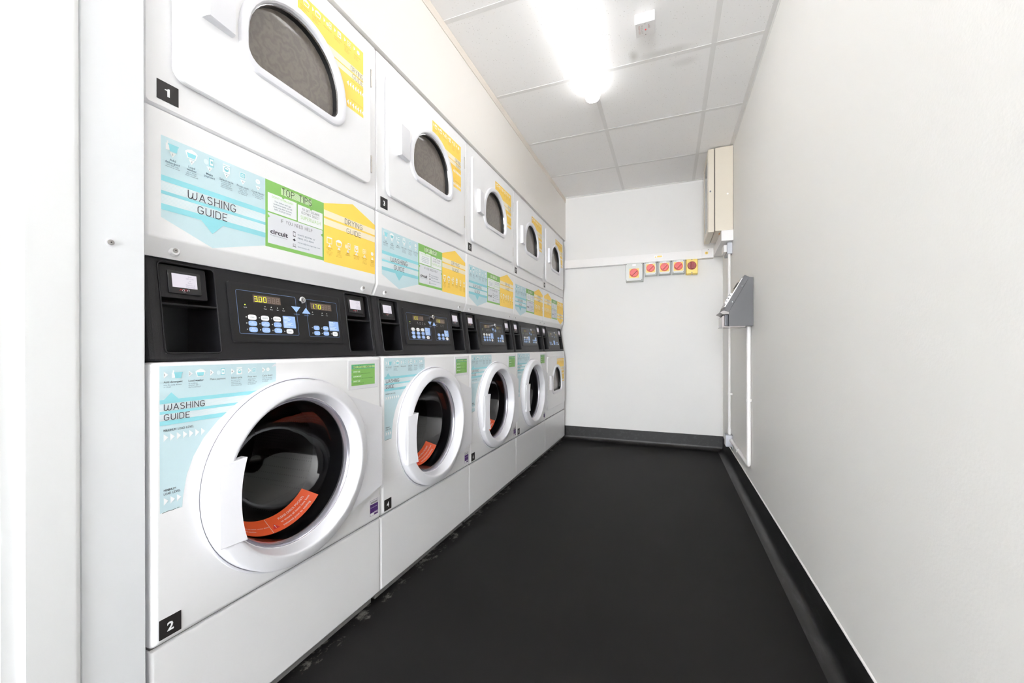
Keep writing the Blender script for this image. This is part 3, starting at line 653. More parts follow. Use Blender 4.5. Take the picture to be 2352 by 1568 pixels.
def console(parent):
    xs = [0, .0012, .004, .009, .016, .026, .034, .146, .160, .172, .523, .540, .5505, .6620, .668, .674, .679, .6818, .683]
    def ed(s):
        t = max(0, (.026-s)/.026); u = max(0, (s-.668)/.015)
        return -.026*(1-math.sqrt(max(0, 1-t*t))) - .015*(1-math.sqrt(max(0, 1-u*u)))
    zs = [.879, .884, .8955, .990, 1.0885, 1.103]
    mb = MB(BLACK); skip = lambda s, z: (.034 <= s < .146 or .5505 <= s < .6620) and .8955 <= z < 1.0885
    for s0, s1 in zip(xs, xs[1:]):
        mb.add([(-.060, s0, .8795), (-.060, s1, .8795), (xc(.884)-.003+ed(s1), s1, .8795), (xc(.884)-.003+ed(s0), s0, .8795)], [(0, 1, 2, 3)])
        for z0, z1 in zip(zs, zs[1:]):
            if skip(s0+1e-5, z0+1e-5): continue
            X = lambda s, z: (xc(z)-.003 if z < .883 else xc(z))+ed(s)
            mb.add([(X(s0, z0), s0, z0), (X(s1, z0), s1, z0), (X(s1, z1), s1, z1), (X(s0, z1), s0, z1)], [(0, 1, 2, 3)])
    for s in (0, .683): mb.add([(xc(z)+ed(s), s, z) for z in zs]+[(-.09, s, 1.103), (-.09, s, .879)], [tuple(range(8))])
    mb.use(BLACKD)
    for s0, s1 in ((.034, .146), (.5505, .6620)):
        q = [(s0, .8955), (s1, .8955), (s1, 1.0885), (s0, 1.0885)]
        mb.loft([[(xc(z), s, z) for s, z in q], [(-.125, s+(.002 if s == s0 else -.002), z) for s, z in q]], False, True)
    mb.use(BLACK)
    for s0, s1 in ((.034, .146), (.5505, .6620)):     # rounded lips round the bays and the bar between
        pts = [(xc(z)+.0002, y, z) for y, z in rrect(s0, s1, .8955, 1.0885, .008, 4)]; mb.tube(pts+[pts[0]], .0019, 8)
        mb.box(xc(1.0)-.050, xc(1.0)+.001, s0, s1, .9975, 1.0020, .001, 1)
    return mb.build('console', parent, ang=35)
def reader(parent, s0):
    """payment reader in the top of a bay: housing, raised pad, lit screen"""
    mb = MB(BLACKD); X = lambda z, d: xc(z)+d
    def slab(a0, a1, z0, z1, d0, d1, m, r=.0015):
        mb.use(m); q = rrect(a0, a1, z0, z1, r, 3); qi = rrect(a0+.001, a1-.001, z0+.001, z1-.001, r, 3)
        mb.loft([[(X(z, d0), y, z) for y, z in q], [(X(z, d1-.0008), y, z) for y, z in q], [(X(z, d1), y, z) for y, z in qi]], False, True)
    slab(s0+.005, s0+.0965, 1.0140, 1.0850, -.050, -.0060, BLACK, .004)
    slab(s0+.0190, s0+.0835, 1.0240, 1.0740, -.0062, -.0030, BLACKD, .003)
    o = mb.build('payment_reader', parent)
    f = Flat(lambda a, b, L: (xc(b)-.0028+.0002*L, a, b)); f.R(s0+.0260, s0+.0750, 1.0380, 1.0680, SCREEN, 0)
    for i, t in enumerate(['Scan', 'QR code', 'or', 'Enter', 'Machine #', 'PSB15028']): f.T(t, s0+.0610, 1.0628-.0047*i, .0030, SCRTXT, al='c', L=1)
    f.build('screen', o, smooth=False)
    g = Flat(lambda a, b, L: (xc(b)-.0027+.0002*L, a, b))
    for i, m_ in ((0, REDP), (1, GREYP), (2, REDP), (3, GREYP)): g.line([(s0+.039+.0048*i, 1.0310), (s0+.0405+.0048*i, 1.0345), (s0+.0435+.0048*i, 1.0345), (s0+.0425+.0048*i, 1.0310)], .0007, m_, 1, joints=False)
    g.line([(s0+.0450, 1.0290), (s0+.0500, 1.0290)], .0006, GREYP, 1, joints=False); g.build('maker_emblem', o, smooth=False)
    return o
SEG = {'0': 'abcdef', '1': 'bc', '2': 'abged', '3': 'abcdg', '7': 'abc', '8': 'abcdefg', '-': ''}
def digits(f, txt, a, b, w, h, m, L):
    lw = .0011; pos = {'a': [(0, h), (w, h)], 'b': [(w, h), (w, h/2)], 'c': [(w, h/2), (w, 0)], 'd': [(0, 0), (w, 0)], 'e': [(0, 0), (0, h/2)], 'f': [(0, h/2), (0, h)], 'g': [(0, h/2), (w, h/2)]}
    x = a
    for ch in txt:
        if ch == '.': f.E(x-.0028, b, .0007, .0007, m, L, 6); continue
        for s_ in SEG[ch]: f.line([(x+p[0], b+p[1]) for p in pos[s_]], lw, m, L, joints=False)
        x += w+.0052
    return x
def button_mesh(parent, a, b, ra, rb, m, txts, L=3):
    f = Flat(lambda u, v, L_: (xc(v)+.0036+.00022*L_, u, v)); n = 20; k = .62
    pts = []
    for i in range(n):
        t = 2*PI*i/n; c, q = math.cos(t), math.sin(t); pts.append((a+ra*math.copysign(abs(c)**k, c), b+rb*math.copysign(abs(q)**k, q)))
    f.use(m); f.loft([[f.fn(u, v, 0) for u, v in pts], [f.fn(u, v, 2) for u, v in pts]], False, True)
    for i, t in enumerate(txts): f.T(t, a, b+.0012-.0042*i if len(txts) > 1 else b-.0014, .0026, PAPER if m is BTNB else INKG, al='c', L=3)
    f.build('button', parent, smooth=False)
def control_panel(parent, price1, price2, twin=False):
    dm_ = DIGIT if price1 == '3.00' else (MATS['lit yellow digit soft'] if price2 == '1.70' else DIGITD)
    mb = MB(PANEL); o1 = rrect(.1715, .5230, .9205, 1.0685, .006, 4); o2 = rrect(.1745, .5200, .9235, 1.0655, .005, 4); o3 = rrect(.1800, .5175, .9280, 1.0600, .002, 3)
    c = (.347, .994); A = stack_loops(c, [(o1, 0), (o1, 0), (o2, 0), (o3, 0)])
    off = [.0, .0030, .0042, .0034]; mb.use(BLACK)
    mb.loft([[(xc(z)+off[k], y, z) for _, y, z in l] for k, l in enumerate(A)], False, False); mb.use(PANEL)
    mb.add([(xc(z)+.0034, y, z) for _, y, z in A[3]], [tuple(range(len(A[3])))])
    p = mb.build('control_panel', parent, ang=30)
    f = Flat(lambda a, b, L: (xc(b)+.0036+.00022*L, a, b))
    f.line(rrect(.1905, .3585, .9420, 1.0500, .004, 3), .0008, PLINE, 1, closed=True, joints=False)
    f.line(rrect(.3935, .5085, .9405, 1.0485, .004, 3), .0008, PLINE, 1, closed=True, joints=False)
    if not twin:
        f.tri(.3575, 1.0152, .030, .0165, 'd', BTNB, 2); f.tri(.3908, 1.0145, .029, .0170, 'u', BTNB, 2)
        f.T('WASHER', .3578, 1.0000, .0034, PLINE, al='c', L=2); f.T('DRYER', .3910, .9990, .0034, PLINE, al='c', L=2)
    else:
        f.tri(.313, 1.009, .022, .013, 'd', BTNB, 2); f.tri(.379, 1.009, .020, .014, 'u', BTNB, 2)
    for s_, t in ((.2635, 'Wash'), (.2812, 'Rinse'), (.2992, 'Spin'), (.3168, 'Cycle')): f.T(t, s_, 1.0068, .0026, GREYP, al='c', L=2)
    f.T('Cycle', .2105, 1.0068, .0026, GREYP, al='c', L=2)
    for s_, t in ((.4129, 'Start'), (.4483, 'Heat'), (.4659, 'Cool')): f.T(t, s_, 1.0045, .0026, GREYP, al='c', L=2)
    if twin:
        f.R(.3226, .3787, .9366, .9740, BTNB, 2)
    else:
        f.RR(.3120, .3506, .9612, .9940, .0015, BTNB, 2); f.RR(.4700, .5070, .9593, .9890, .0015, BTNB, 2)
        for x0, n_, zz in ((.3150, 8, .9895), (.4725, 7, .9850)):
            for i in range(n_): f.R(x0, x0+(.016, .024, .020, .012, .028, .022, .030, .018)[i]*(.9), zz-.0037*i, zz-.0037*i+.0014, HBLUE, 3)
    f.T('B12345', .5090, .9300, .0022, GREYP, al='r', L=2) if False else None
    f.build('panel_print', p, smooth=False)
    d = Flat(lambda a, b, L: (xc(b)+.0036+.00022*L, a, b))
    d.R(.2330, .3105, 1.0228, 1.0425, LCD, 1); digits(d, '888888', .2365, 1.0255, .0072, .0125, LCDG, 2); digits(d, price1, .2365, 1.0255, .0072, .0125, dm_, 3); d.build('price_display', p, smooth=False)
    d = Flat(lambda a, b, L: (xc(b)+.0036+.00022*L, a, b)); d.R(.4085, .4865, 1.0208, 1.0408, LCD, 1); digits(d, '888888', .4120, 1.0240, .0072, .0120, LCDG, 2); digits(d, price2, .4120, 1.0240, .0072, .0120, dm_, 3)
    d.build('price_display', p, smooth=False)
    l = MB(LED)
    leds = [(.2635, 1.0142), (.2812, 1.0140), (.2992, 1.0137), (.3168, 1.0134), (.4129, 1.0123), (.4483, 1.0119), (.4659, 1.0116)]
    if twin:
        B = [(.2094, .9574, .010, .0056, BTNB, ['']), (.2451, .9569, .010, .0056, BTNB, ['']), (.2106, .9427, .010, .0056, BTNB, ['']), (.2460, .9416, .010, .0056, BTNB, ['']), (.2823, .9409, .010, .0056, BTNW, ['START']),
             (.4238, .9577, .010, .0056, BTNB, ['']), (.4592, .9566, .010, .0056, BTNB, ['']), (.4257, .9432, .010, .0056, BTNB, ['']), (.4614, .9425, .010, .0056, BTNB, ['']), (.4922, .9428, .010, .0056, BTNW, ['START'])]
    else:
        B = []
        for i, z in enumerate((.9838, .9685, .9530)):
            for j, s_ in enumerate((.2260, .2603, .2948)):
                B.append((s_, z, .0112, .0066, BTNW if i == 0 else BTNB, [['COLD', 'BRIGHTS', 'DELICATES'][j]] if i == 0 else [['30°C', '40°C', '60°C'][j], ['NORMAL', 'COLOURS', 'WHITES'][j]]))
                leds.append((s_-.0158, z))
        B.append((.3300, .9522, .0106, .0066, BTNW, ['START'])); leds.append((.3138, .9520))
        for z, r_ in ((.9662, ('HIGH', 'MEDIUM')), (.9506, ('LOW', 'NO HEAT'))):
            for s_, t in zip((.4218, .4560), r_): B.append((s_, z, .0106, .0064, BTNB, [t])); leds.append((s_-.0155, z))
        B.append((.4905, .9503, .0104, .0066, BTNW, ['START'])); leds.append((.4752, .9503))
    for s_, z in leds: l.cyl((xc(z)+.0035, s_, z), (xc(z)+.0046, s_, z), .0013, 8)
    l.use(LEDG); l.cyl((xc(1.0144)+.0035, .2102, 1.0144), (xc(1.0144)+.0048, .2102, 1.0144), .0014, 8)
    l.build('indicator_lights', p)
    for a, b, ra, rb, m_, t in B: button_mesh(p, a, b, ra, rb, m_, [q for q in t if q])
    k = MB(CHROME); z = 1.0435; s_ = .3745; x = xc(z)+.0035
    k.cyl((x, s_, z), (x+.010, s_, z), .0100, 24); k.cyl((x+.010, s_, z), (x+.0118, s_, z), .0100, 24, .0085); k.use(STEEL); k.cyl((x+.0118, s_, z), (x+.0122, s_, z), .0055, 16)
    k.use(INKB); k.cyl((x+.0122, s_, z), (x+.0125, s_, z), .0035, 14); k.use(CHROME); k.cyl((x+.0125, s_, z), (x+.0130, s_, z), .0022, 12); k.build('key_lock', p)
    return p
def screw(mb, x, s, z, r=.0048):
    mb.use(STEEL); mb.cyl((x, s, z), (x+.0018, s, z), r, 14); mb.cyl((x+.0018, s, z), (x+.0026, s, z), r, 14, r*.6); mb.use(INKB); mb.cyl((x+.0026, s, z), (x+.0027, s, z), r*.28, 6)

def carcass(t):
    b = MB(BODY); b.box(-.72, -.035, .003, .680, .030, .870); b.box(-.72, -.13, .003, .680, .870, 1.104); b.box(-.72, -.035, .003, .680, 1.104, 1.960)
    return b
def hollow_carcass(t):
    """open-fronted steel shell so that the drums can be looked into"""
    b = MB(BODY)
    b.box(-.72, -.70, .003, .680, .030, 1.965); [b.box(-.72, xf, a0, a1, z0, z1) for a0, a1 in ((.003, .012), (.671, .680)) for z0, z1, xf in ((.030, .8775, -.03), (.8775, 1.1035, -.094), (1.1035, 1.965, -.03))]
    for z0, z1 in ((.030, .045), (.862, .876), (1.104, 1.118), (1.952, 1.965)): b.box(-.72, -.03, .012, .671, z0, z1)
    b.use(GRIME); b.box(-.70, -.030, .010, .673, .0, .031)
    for s_ in (.055, .628): b.use(INKB); b.cyl((-.031, s_, .020), (-.0285, s_, .020), .006, 12)
    b.build('cabinet_body', t)
def front_dryer(t):
    # frame round the door: a sheet with a hole behind the door
    c = (.336, 1.70); out = lambda g: [(.001+g, 1.400+g), (.682-g, 1.400+g), (.682-g, 1.974-g), (.001+g, 1.974-g)]
    rr = lambda g: rrect(.0012+g, .6818-g, 1.4005+g, 1.9738-g, .004)
    hole = archshape(.3510, 1.612, .147, 1.6790, -.003, .036)
    mb = MB(WHITE); mb.loft(stack_loops(c, [(rr(0), -.034), (rr(0), -.0185), (rr(.0014), -.0145), (rr(.004), -.0120), (hole, -.0120), (hole, -.034)]))
    mb.build('dryer_front', t)
def front_lower_dryer_panel(t):
    mb = MB(WHITE); prof = [(-.030, 1.0960), (-.0290, 1.0985), (-.0140, 1.1320), (-.0120, 1.1380), (-.0120, 1.3900), (-.0130, 1.3955), (-.0170, 1.3985)]
    panel_block(mb, .0012, .6818, prof, .009, -.05)
    for s_ in (.060, .628):
        x = -.0230
        mb.use(WHITE); mb.cyl((x-.001, s_, 1.1140), (x+.0030, s_, 1.1140), .0120, 20, .0085); screw(mb, x+.0025, s_, 1.1140)
    mb.build('dryer_lower_panel', t)
def washer_front(t):
    c = (CS, CZ); n = 96
    rr = lambda g: rrect(.0012+g, .6818-g, .3075+g, .8775-g, .006)
    circ = [(CS+.196*math.cos(2*PI*i/48), CZ+.196*math.sin(2*PI*i/48)) for i in range(48)]
    mb = MB(WHITE); mb.loft(stack_loops(c, [(rr(0), -.03), (rr(0), -.001), (rr(.002), .0045), (rr(.006), .0085), (rr(.012), .0100), (circ, .0100), (circ, -.02)]))
    mb.build('washer_front', t)
def plinth(t):
    mb = MB(WHITE); prof = [(-.012, .0300), (-.011, .0310), (.0035, .0450), (.0045, .0480), (.0045, .2920), (.0025, .3000), (-.003, .3030)]
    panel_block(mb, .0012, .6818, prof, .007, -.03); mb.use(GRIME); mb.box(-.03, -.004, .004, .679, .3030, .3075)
    mb.build('plinth_panel', t)

GROUP = 'stacked laundry machines along the left wall'
def make_stack(loc, label, twin=False):
    t = thing('stacked_washer_dryer' if not twin else 'stacked_tumble_dryer', label, 'washing machine' if not twin else 'tumble dryer', loc, GROUP)
    hollow_carcass(t); front_dryer(t); dryer_door(t); front_lower_dryer_panel(t); console(t); plinth(t)
    reader(t, .034); reader(t, .5505)
    if not twin:
        washer_front(t); washer_door(t); washer_sheet(t); hints_sheet(t); washing_sheet(t); tips_sheet(t); drying_sheet(t)
    else:
        DZ = -1.090
        c = (.336, 1.70+DZ); rr = lambda g: rrect(.0012+g, .6818-g, .3075+g, .8775-g, .006); hole = archshape(.3510, 1.612+DZ, .147, 1.6790+DZ, -.003, .036)
        mb = MB(WHITE); mb.loft(stack_loops(c, [(rr(0), -.034), (rr(0), -.0185), (rr(.0014), -.0145), (rr(.004), -.0120), (hole, -.0120), (hole, -.034)])); mb.build('lower_dryer_front', t)
        dryer_door(t, DZ)
        for o in t.children:      # the lower dryer stands as far forward as the washers do
            if o.name.startswith('lower_dryer_front') or (o.name.startswith(('dryer_door', 'drum')) and min((o.matrix_basis @ v.co).z for v in o.data.vertices) < 1.0): o.location.x += .013
        tips_sheet(t, .004); drying_sheet(t, 0.0025, True); drying_sheet(t, -.418)
    return t

# ------------------------------------------------------------------ room
def slab(name, x0, x1, y0, y1, z0, z1, m):
    return struct(MB(m).box(x0, x1, y0, y1, z0, z1).build(name, smooth=False))
YF = -3.9
slab('floor', -.80, W+.1, YF, YB+.1, -.08, 0, FLOORM)
slab('ceiling', -.80, W+.1, YF-.1, YB+.1, H+.0004, H+.08, CEILM)
slab('wall_right', W, W+.1, YF-.1, YB+.1, 0, H+.003, WALLM)
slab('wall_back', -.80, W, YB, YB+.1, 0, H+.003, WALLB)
wf = MB(WALLM); wf.box(-.80, .03, YF-.1, YF, 0, H+.003); wf.box(1.38, W, YF-.1, YF, 0, H+.003); wf.box(.03, 1.38, YF-.1, YF, 2.36, H+.003); struct(wf.build('wall_front', smooth=False))  # unseen opening added here to let the world light in as fill
wl = MB(FASCIA); wl.box(-.02, 0, .470, YB, 1.9765, H+.003)
for a in range(5): pass
wl.use(WALLM); wl.box(-.80, 0, YF, .290, 0, H+.003); wl.box(-.80, -.74, .290, YB, 0, H+.003)
struct(wl.build('wall_left', smooth=False))
fs = MB(PVC)
for y, z in ((1.05, 2.07), (1.93, 2.06), (2.05, 2.02), (2.62, 2.10), (2.72, 2.09), (3.33, 2.12)): fs.cyl((0, y, z), (.0015, y, z), .004, 10)
fs.build('screw_caps', bpy.data.objects['wall_left'])
# grid
g = MB(GRID)
for x in (.565, 1.170): g.box(x-.012, x+.012, YF, YB, H-.0008, H+.003)
y = 3.415
while y > YF: g.box(0, W, y-.012, y+.012, H-.0010, H+.003); y -= .600
struct(g.build('trim_1', smooth=False))
g = MB(TRIM); g.box(0, .004, .29, YB, H-.044, H-.001, .0008, 1); struct(g.build('trim_2', smooth=False))
g = MB(GRID); g.box(W-.022, W, YF, YB, H-.0022, H+.002); g.box(W-.0012, W, YF, YB, H-.022, H); g.box(0, W, YB-.020, YB, H-.0022, H+.002); g.box(0, W, YB-.0012, YB, H-.020, H); struct(g.build('trim_3', smooth=False))
# coved skirting
def cove(n=7, h=.130, r=.038, t=.0035):
    return [(0, h+.001), (t, h), (t, r)]+[(t+r*(1-math.cos(math.radians(90*i/n))), r*(1-math.sin(math.radians(90*i/n)))+.0012*(i/n)) for i in range(1, n+1)]+[(t+r+.004, 0.0)]
mb = MB(SKIRTM); pr = cove()
mb.loft([[(W-a, y, z) for a, z in pr]+[(W, y, 0)] for y in (YF, YB)], True, True)
mb.use(PVC); random.seed(3); L = []
yy = YF
while yy < YB-.05:
    w = .0022+.0020*random.random(); L.append([(W-.0001, yy, .1290), (W-.0042, yy, .1290), (W-.0036, yy, .1300+w*.4), (W-.0001, yy, .1310+w)]); yy += .03
mb.loft(L, True, True); struct(mb.build('baseboard_right'))
mb = MB(SKIRTM); mb.loft([[(x, YB-a, z) for a, z in pr]+[(x, YB, 0)] for x in (-.03, W-.004)], True, True); struct(mb.build('baseboard_back'))
# filler board and door casing at the near end of the machines
mb = MB(BOARD); mb.box(-.30, .0065, .3790, .4720, 0, H, .0015, 1); fb = struct(mb.build('trim_4'))
mb = MB(WHITE2); mb.cyl((.0060, .4200, 1.1000), (.0075, .4200, 1.1000), .0075, 20); screw(mb, .0070, .4200, 1.1000, .0050); mb.build('screw', fb)
mb = MB(FRAMEW)
mb.loft([[(x, y, z) for x, y in [(-.30, .3100), (.0095, .3100), (.0125, .3125), (.0125, .3700), (.0105, .3765), (.004, .3788), (-.30, .3788)]] for z in (0, H)], True, True); struct(mb.build('trim_5', ang=50))
mb = MB(FRAMEW); mb.box(-.30, .0020, .2900, .3100, 0, H); struct(mb.build('trim_6', smooth=False))

# ------------------------------------------------------------------ machines
labels = ['stacked dryer over washer nearest the camera, black number plates 1 and 2',
          'stacked dryer over washer second from the camera, number plates 3 and 4',
          'stacked dryer over washer third from the camera, number plates 5 and 6',
          'stacked dryer over washer fourth from the camera, number plates 7 and 8',
          'two stacked tumble dryers at the far end against the back wall, arched window below']
first = make_stack((0, Y1, 0), labels[0])
stacks = [first]
for k in (1, 2, 3):
    c = copy_tree(first); c.location = (0, Y1+k*MW, 0); c['label'] = labels[k]; stacks.append(c)
last = make_stack((0, Y1+4*MW, 0), labels[4], True); stacks.append(last)
for k, t in enumerate(stacks):
    number_plate(t, str(2*k+1), -.0114, .0225, 1.4170)
    number_plate(t, str(2*k+2), .0108 if k < 4 else -.0112, .0125 if k < 4 else .0170, .3205)
control_panel(stacks[0], '3.00', '1.70')
control_panel(stacks[1], '1.00', '1.70')
for t in stacks[2:4]: control_panel(t, '1.00', '1.00')
control_panel(stacks[4], '1.00', '1.00', True)

# ------------------------------------------------------------------ ceiling fittings
def batten(label, y0, y1, xm=.5525):
    t = thing('fluorescent_light', label, 'ceiling light', (xm, (y0+y1)/2, H), 'batten lights on the ceiling')
    Lh = (y1-y0)/2
    b = MB(WHITE2); b.box(-.034, .034, -Lh+.01, Lh-.01, -.022, -.0005, .002, 1); b.build('lamp_body', t)
    d = MB(LAMP); prof = [(-.043, -.012), (-.0435, -.040), (-.038, -.058), (-.026, -.069), (-.010, -.073), (.010, -.073), (.026, -.069), (.038, -.058), (.0435, -.040), (.043, -.012)]
    secs = []
    for i in range(7):
        a = i/6*PI/2; secs.append((-Lh+.045*(1-math.sin(a)) if False else -Lh+.045*(1-math.cos(PI/2-a)), math.sin(a)))
    LL = []
    R_ = .045
    for i in range(7): a = i/6*PI/2; LL.append((-Lh+R_*(1-math.sin(a+0)) if False else -Lh+R_*(1-math.sin(a)), max(.05, math.cos(a))))
    LL = [(-Lh+R_-R_*math.cos(i/6*PI/2), max(.06, math.sin(i/6*PI/2))) for i in range(7)]
    LL += [(Lh-R_+R_*math.sin(i/6*PI/2), max(.06, math.cos(i/6*PI/2))) for i in range(7)]
    d.loft([[(x*k, y, -.012+(z+.012)*(.35+.65*k)) for x, z in prof] for y, k in LL], True, True); d.build('diffuser', t, ang=60)
    c = MB(PVC)
    for yy in (-.9, -.45, 0, .45):
        for s_ in (-1, 1):
            q = yy*Lh+.1; c.box(s_*.0435-.0018, s_*.0435+.0018, q-.012, q+.012, -.045, -.010, .0008, 1)
    c.build('diffuser_clips', t)
    return t
batten('long lit white fluorescent batten on the tiled ceiling above the aisle', .84, 2.385)
batten('unseen second batten added as fill light on the ceiling, behind the camera', -3.2, -1.65)  # never in view; added to brighten the room
t = thing('fire_detector_indicator', 'small white fire detector indicator box on the ceiling tile beside the batten light', 'fire alarm indicator', (.8625, 1.930, H))
mb = MB(PVC); mb.box(-.0430, .0430, -.0430, .0430, -.047, 0, .003, 2); mb.build('housing', t)
f = Flat(lambda a, b, L: (a, b, -.0472-.0002*L)); ink = mat('faded red print', (196, 160, 156), .6, noise=.02)
f.T('FIRE', .0215, -.026, .0085, ink, w=.024, rot=PI/2, L=1); f.T('DETECTOR', -.0085, -.030, .0080, mat('faded grey print', (186, 182, 176), .6, noise=.02), w=.052, rot=PI/2, L=1); f.T('OPERATED', -.0205, -.030, .0080, ink, w=.052, rot=PI/2, L=1)
f.E(.001, -.034, .0025, .002, GRIME, 1, 8); f.E(.001, .030, .0025, .002, GRIME, 1, 8)
f.build('printed_face', t, smooth=False)
mb = MB(REDP); mb.cyl((.002, 0, -.047), (.002, 0, -.0500), .0035, 14, .0025); mb.build('indicator_lamp', t)

# ------------------------------------------------------------------ back wall
t = thing('cable_trunking', 'white cable trunking running across the back wall above the isolator switches', 'trunking', (0, YB, 1.735))
mb = MB(PVC); mb.box(.001, 1.235, -.050, 0, -.042, .036, .0015, 1); mb.build('trunking_body', t)
mb = MB(PVC); mb.box(.001, 1.235, -.0515, -.0500, -.030, .025, .0006, 1); mb.build('trunking_lid', t)
f = Flat(lambda a, b, L: (a, -.0518-.0002*L, b)); f.R(.838, .912, -.010, .0175, PAPER, 0); f.P([(.844, -.005), (.860, -.005), (.852, .010)], SWYP, 1); f.R(.866, .906, -.003, .011, SWYP, 1); f.build('warning_label', t, smooth=False)
mb = MB(PVC); mb.box(1.234, 1.330, -.060, 0, -.043, .038, .002, 1)
mb.use(SWY); mb.cyl((1.272, -.060, .0), (1.272, -.0615, .0), .0125, 20); mb.use(INKB); mb.box(1.266, 1.278, -.0622, -.0614, -.002, .002); mb.use(GRIME); mb.cyl((1.286, -.060, .030), (1.286, -.0608, .030), .003, 10)
mb.build('end_box', t)
def isolator(label, x0, x1, z0, z1, big=False, yellow=False, lit=0):
    xm, zm = (x0+x1)/2, (z0+z1)/2; hw, hh = (x1-x0)/2, (z1-z0)/2
    t = thing('isolator_switch', label, 'isolator switch', (xm, YB, zm), 'rotary isolator switches under the trunking')
    mb = MB(SWY if yellow else SWG); d = .085 if not yellow else .070
    mb.box(-hw, hw, -d*.52, 0, -hh, hh, .004, 2); mb.box(-hw+.0015, hw-.0015, -d, -d*.54, -hh+.0015, hh-.0015, .007, 3); mb.build('enclosure', t)
    zk = (-.010 if big else .002) if not yellow else .006
    r = .0395 if big else .0355
    if yellow: r = .036
    f = MB(SWYP if not yellow else SWY)
    if not yellow: f.box(-r-.003, r+.003, -d-.0012, -d, zk-r-.005, zk+r+.001, .0005, 1); f.use(PAPER); f.box(-.016, .016, -d-.001, -d, hh-.022 if not big else hh-.030, hh-.009 if not big else hh-.012); f.use(YPALE)
    if big: f.box(-.034, .034, -d-.001, -d, -hh+.028, -hh+.037)
    if not yellow: f.build('backing_label', t, smooth=False)
    k = MB(SWRD if yellow else SWR); k.cyl((0, -d-.001, zk), (0, -d-.012, zk), r, 36, r*.97); k.cyl((0, -d-.012, zk), (0, -d-.015, zk), r*.97, 36, r*.90)
    a = math.radians(45 if not yellow else 90); u = (math.cos(a), math.sin(a)); v = (-u[1], u[0])
    def q(p, s_, yy): return (u[0]*p+v[0]*s_, yy, zk+u[1]*p+v[1]*s_)
    w = r*.27
    L0 = [q(-r*.82, -w, -d-.014), q(r*.82, -w, -d-.014), q(r*.82, w, -d-.014), q(-r*.82, w, -d-.014)]; L1 = [q(-r*.78, -w*.8, -d-.030), q(r*.78, -w*.8, -d-.030), q(r*.78, w*.8, -d-.030), q(-r*.78, w*.8, -d-.030)]
    k.loft([L0, L1], False, True); k.build('rotary_knob', t)
    s = MB(GRIME)
    pts = [(sx*(hw-.011), sz*(hh-.011)) for sx in (-1, 1) for sz in (-1, 1)] if not yellow else [(0, hh-.008), (0, -hh+.012)]
    for px, pz in pts: s.cyl((px, -d-.0001, pz), (px, -d-.0012, pz), .0035 if not yellow else .0050, 10)
    if yellow: s.use(STEEL); s.cyl((0, -d*.8, -hh+.001), (0, -d*.8, -hh-.006), .006, 12)
    s.build('cover_screws', t)
    return t
isolator('large light grey isolator switch, leftmost, with red rotary knob on yellow label', .588, .744, 1.524, 1.692, big=True)
isolator('small grey isolator switch with red knob, directly right of the large one', .757, .864, 1.570, 1.692)
isolator('small grey isolator switch with red knob, middle of the three small ones', .877, .980, 1.570, 1.692)
isolator('small grey isolator switch with red knob, next to the yellow switch', .991, 1.097, 1.570, 1.692)
isolator('yellow isolator switch with dark red knob at the right end of the row', 1.106, 1.203, 1.560, 1.692, yellow=True)

# ------------------------------------------------------------------ right wall
t = thing('distribution_cabinet', 'beige metal distribution cabinet high on the right wall in the back corner', 'electrical cabinet', (W, 3.345, 1.776))
mb = MB(BEIGE); mb.box(-.1180, -.0020, 0, .370, 0, .620, .002, 2); mb.use(DARKGAP); mb.box(-.0030, 0, .004, .366, .004, .616); mb.use(BEIGED); mb.box(-.122, -.112, .002, .368, .003, .617, .001, 1)
mb.use(PVC); mb.cyl((-.038, 0, .268), (-.038, -.002, .268), .0065, 14); mb.build('cabinet_body', t)
mb = MB(DARKGAP); mb.box(-.128, -.120, .004, .366, .006, .612); mb.use(BEIGE)
y0, y1, z0, z1 = .0, .372, -.004, .616
fr = lambda g, x: [(x, y0+g, z0+g), (x, y1-g, z0+g), (x, y1-g, z1-g), (x, y0+g, z1-g)]
mb.loft([fr(0, -.128), fr(0, -.165), fr(.006, -.170), fr(.045, -.170), fr(.048, -.166), fr(.048, -.128)], False, False); mb.add(fr(0, -.128), [(0, 1, 2, 3)])
door = mb.build('cabinet_door', t, ang=20)
mb = MB(CABGL); mb.box(-.166, -.163, .046, .326, .040, .572); mb.build('door_window', door, smooth=False)
mb = MB(GALV); mb.cyl((-.153, 0, .300), (-.153, -.003, .300), .007, 16); mb.use(INKB); mb.box(-.1545, -.1515, -.0035, -.0030, .294, .306); mb.build('door_lock', door)
mb = MB(COPPER); mb.box(-.088, -.070, .060, .110, -.0008, 0); mb.build('warning_label', t, smooth=False)
t = tag(MB(PVC).box(W-.080, W-.0005, 3.342, YB-.062, 1.698, 1.7755, .002, 2).build('wall_trunking'), 'square white trunking box directly below the beige cabinet', 'trunking')
mb = MB(GALV); mb.box(W-.036, W-.0005, 3.392, 3.560, 1.610, 1.6965, .002, 1); mb.use(PVC); mb.box(W-.058, W-.036, 3.400, 3.52, 1.625, 1.680, .002, 1); tag(mb.build('metal_back_box'), 'small grey metal electrical box on the wall behind the upper conduit', 'electrical box')
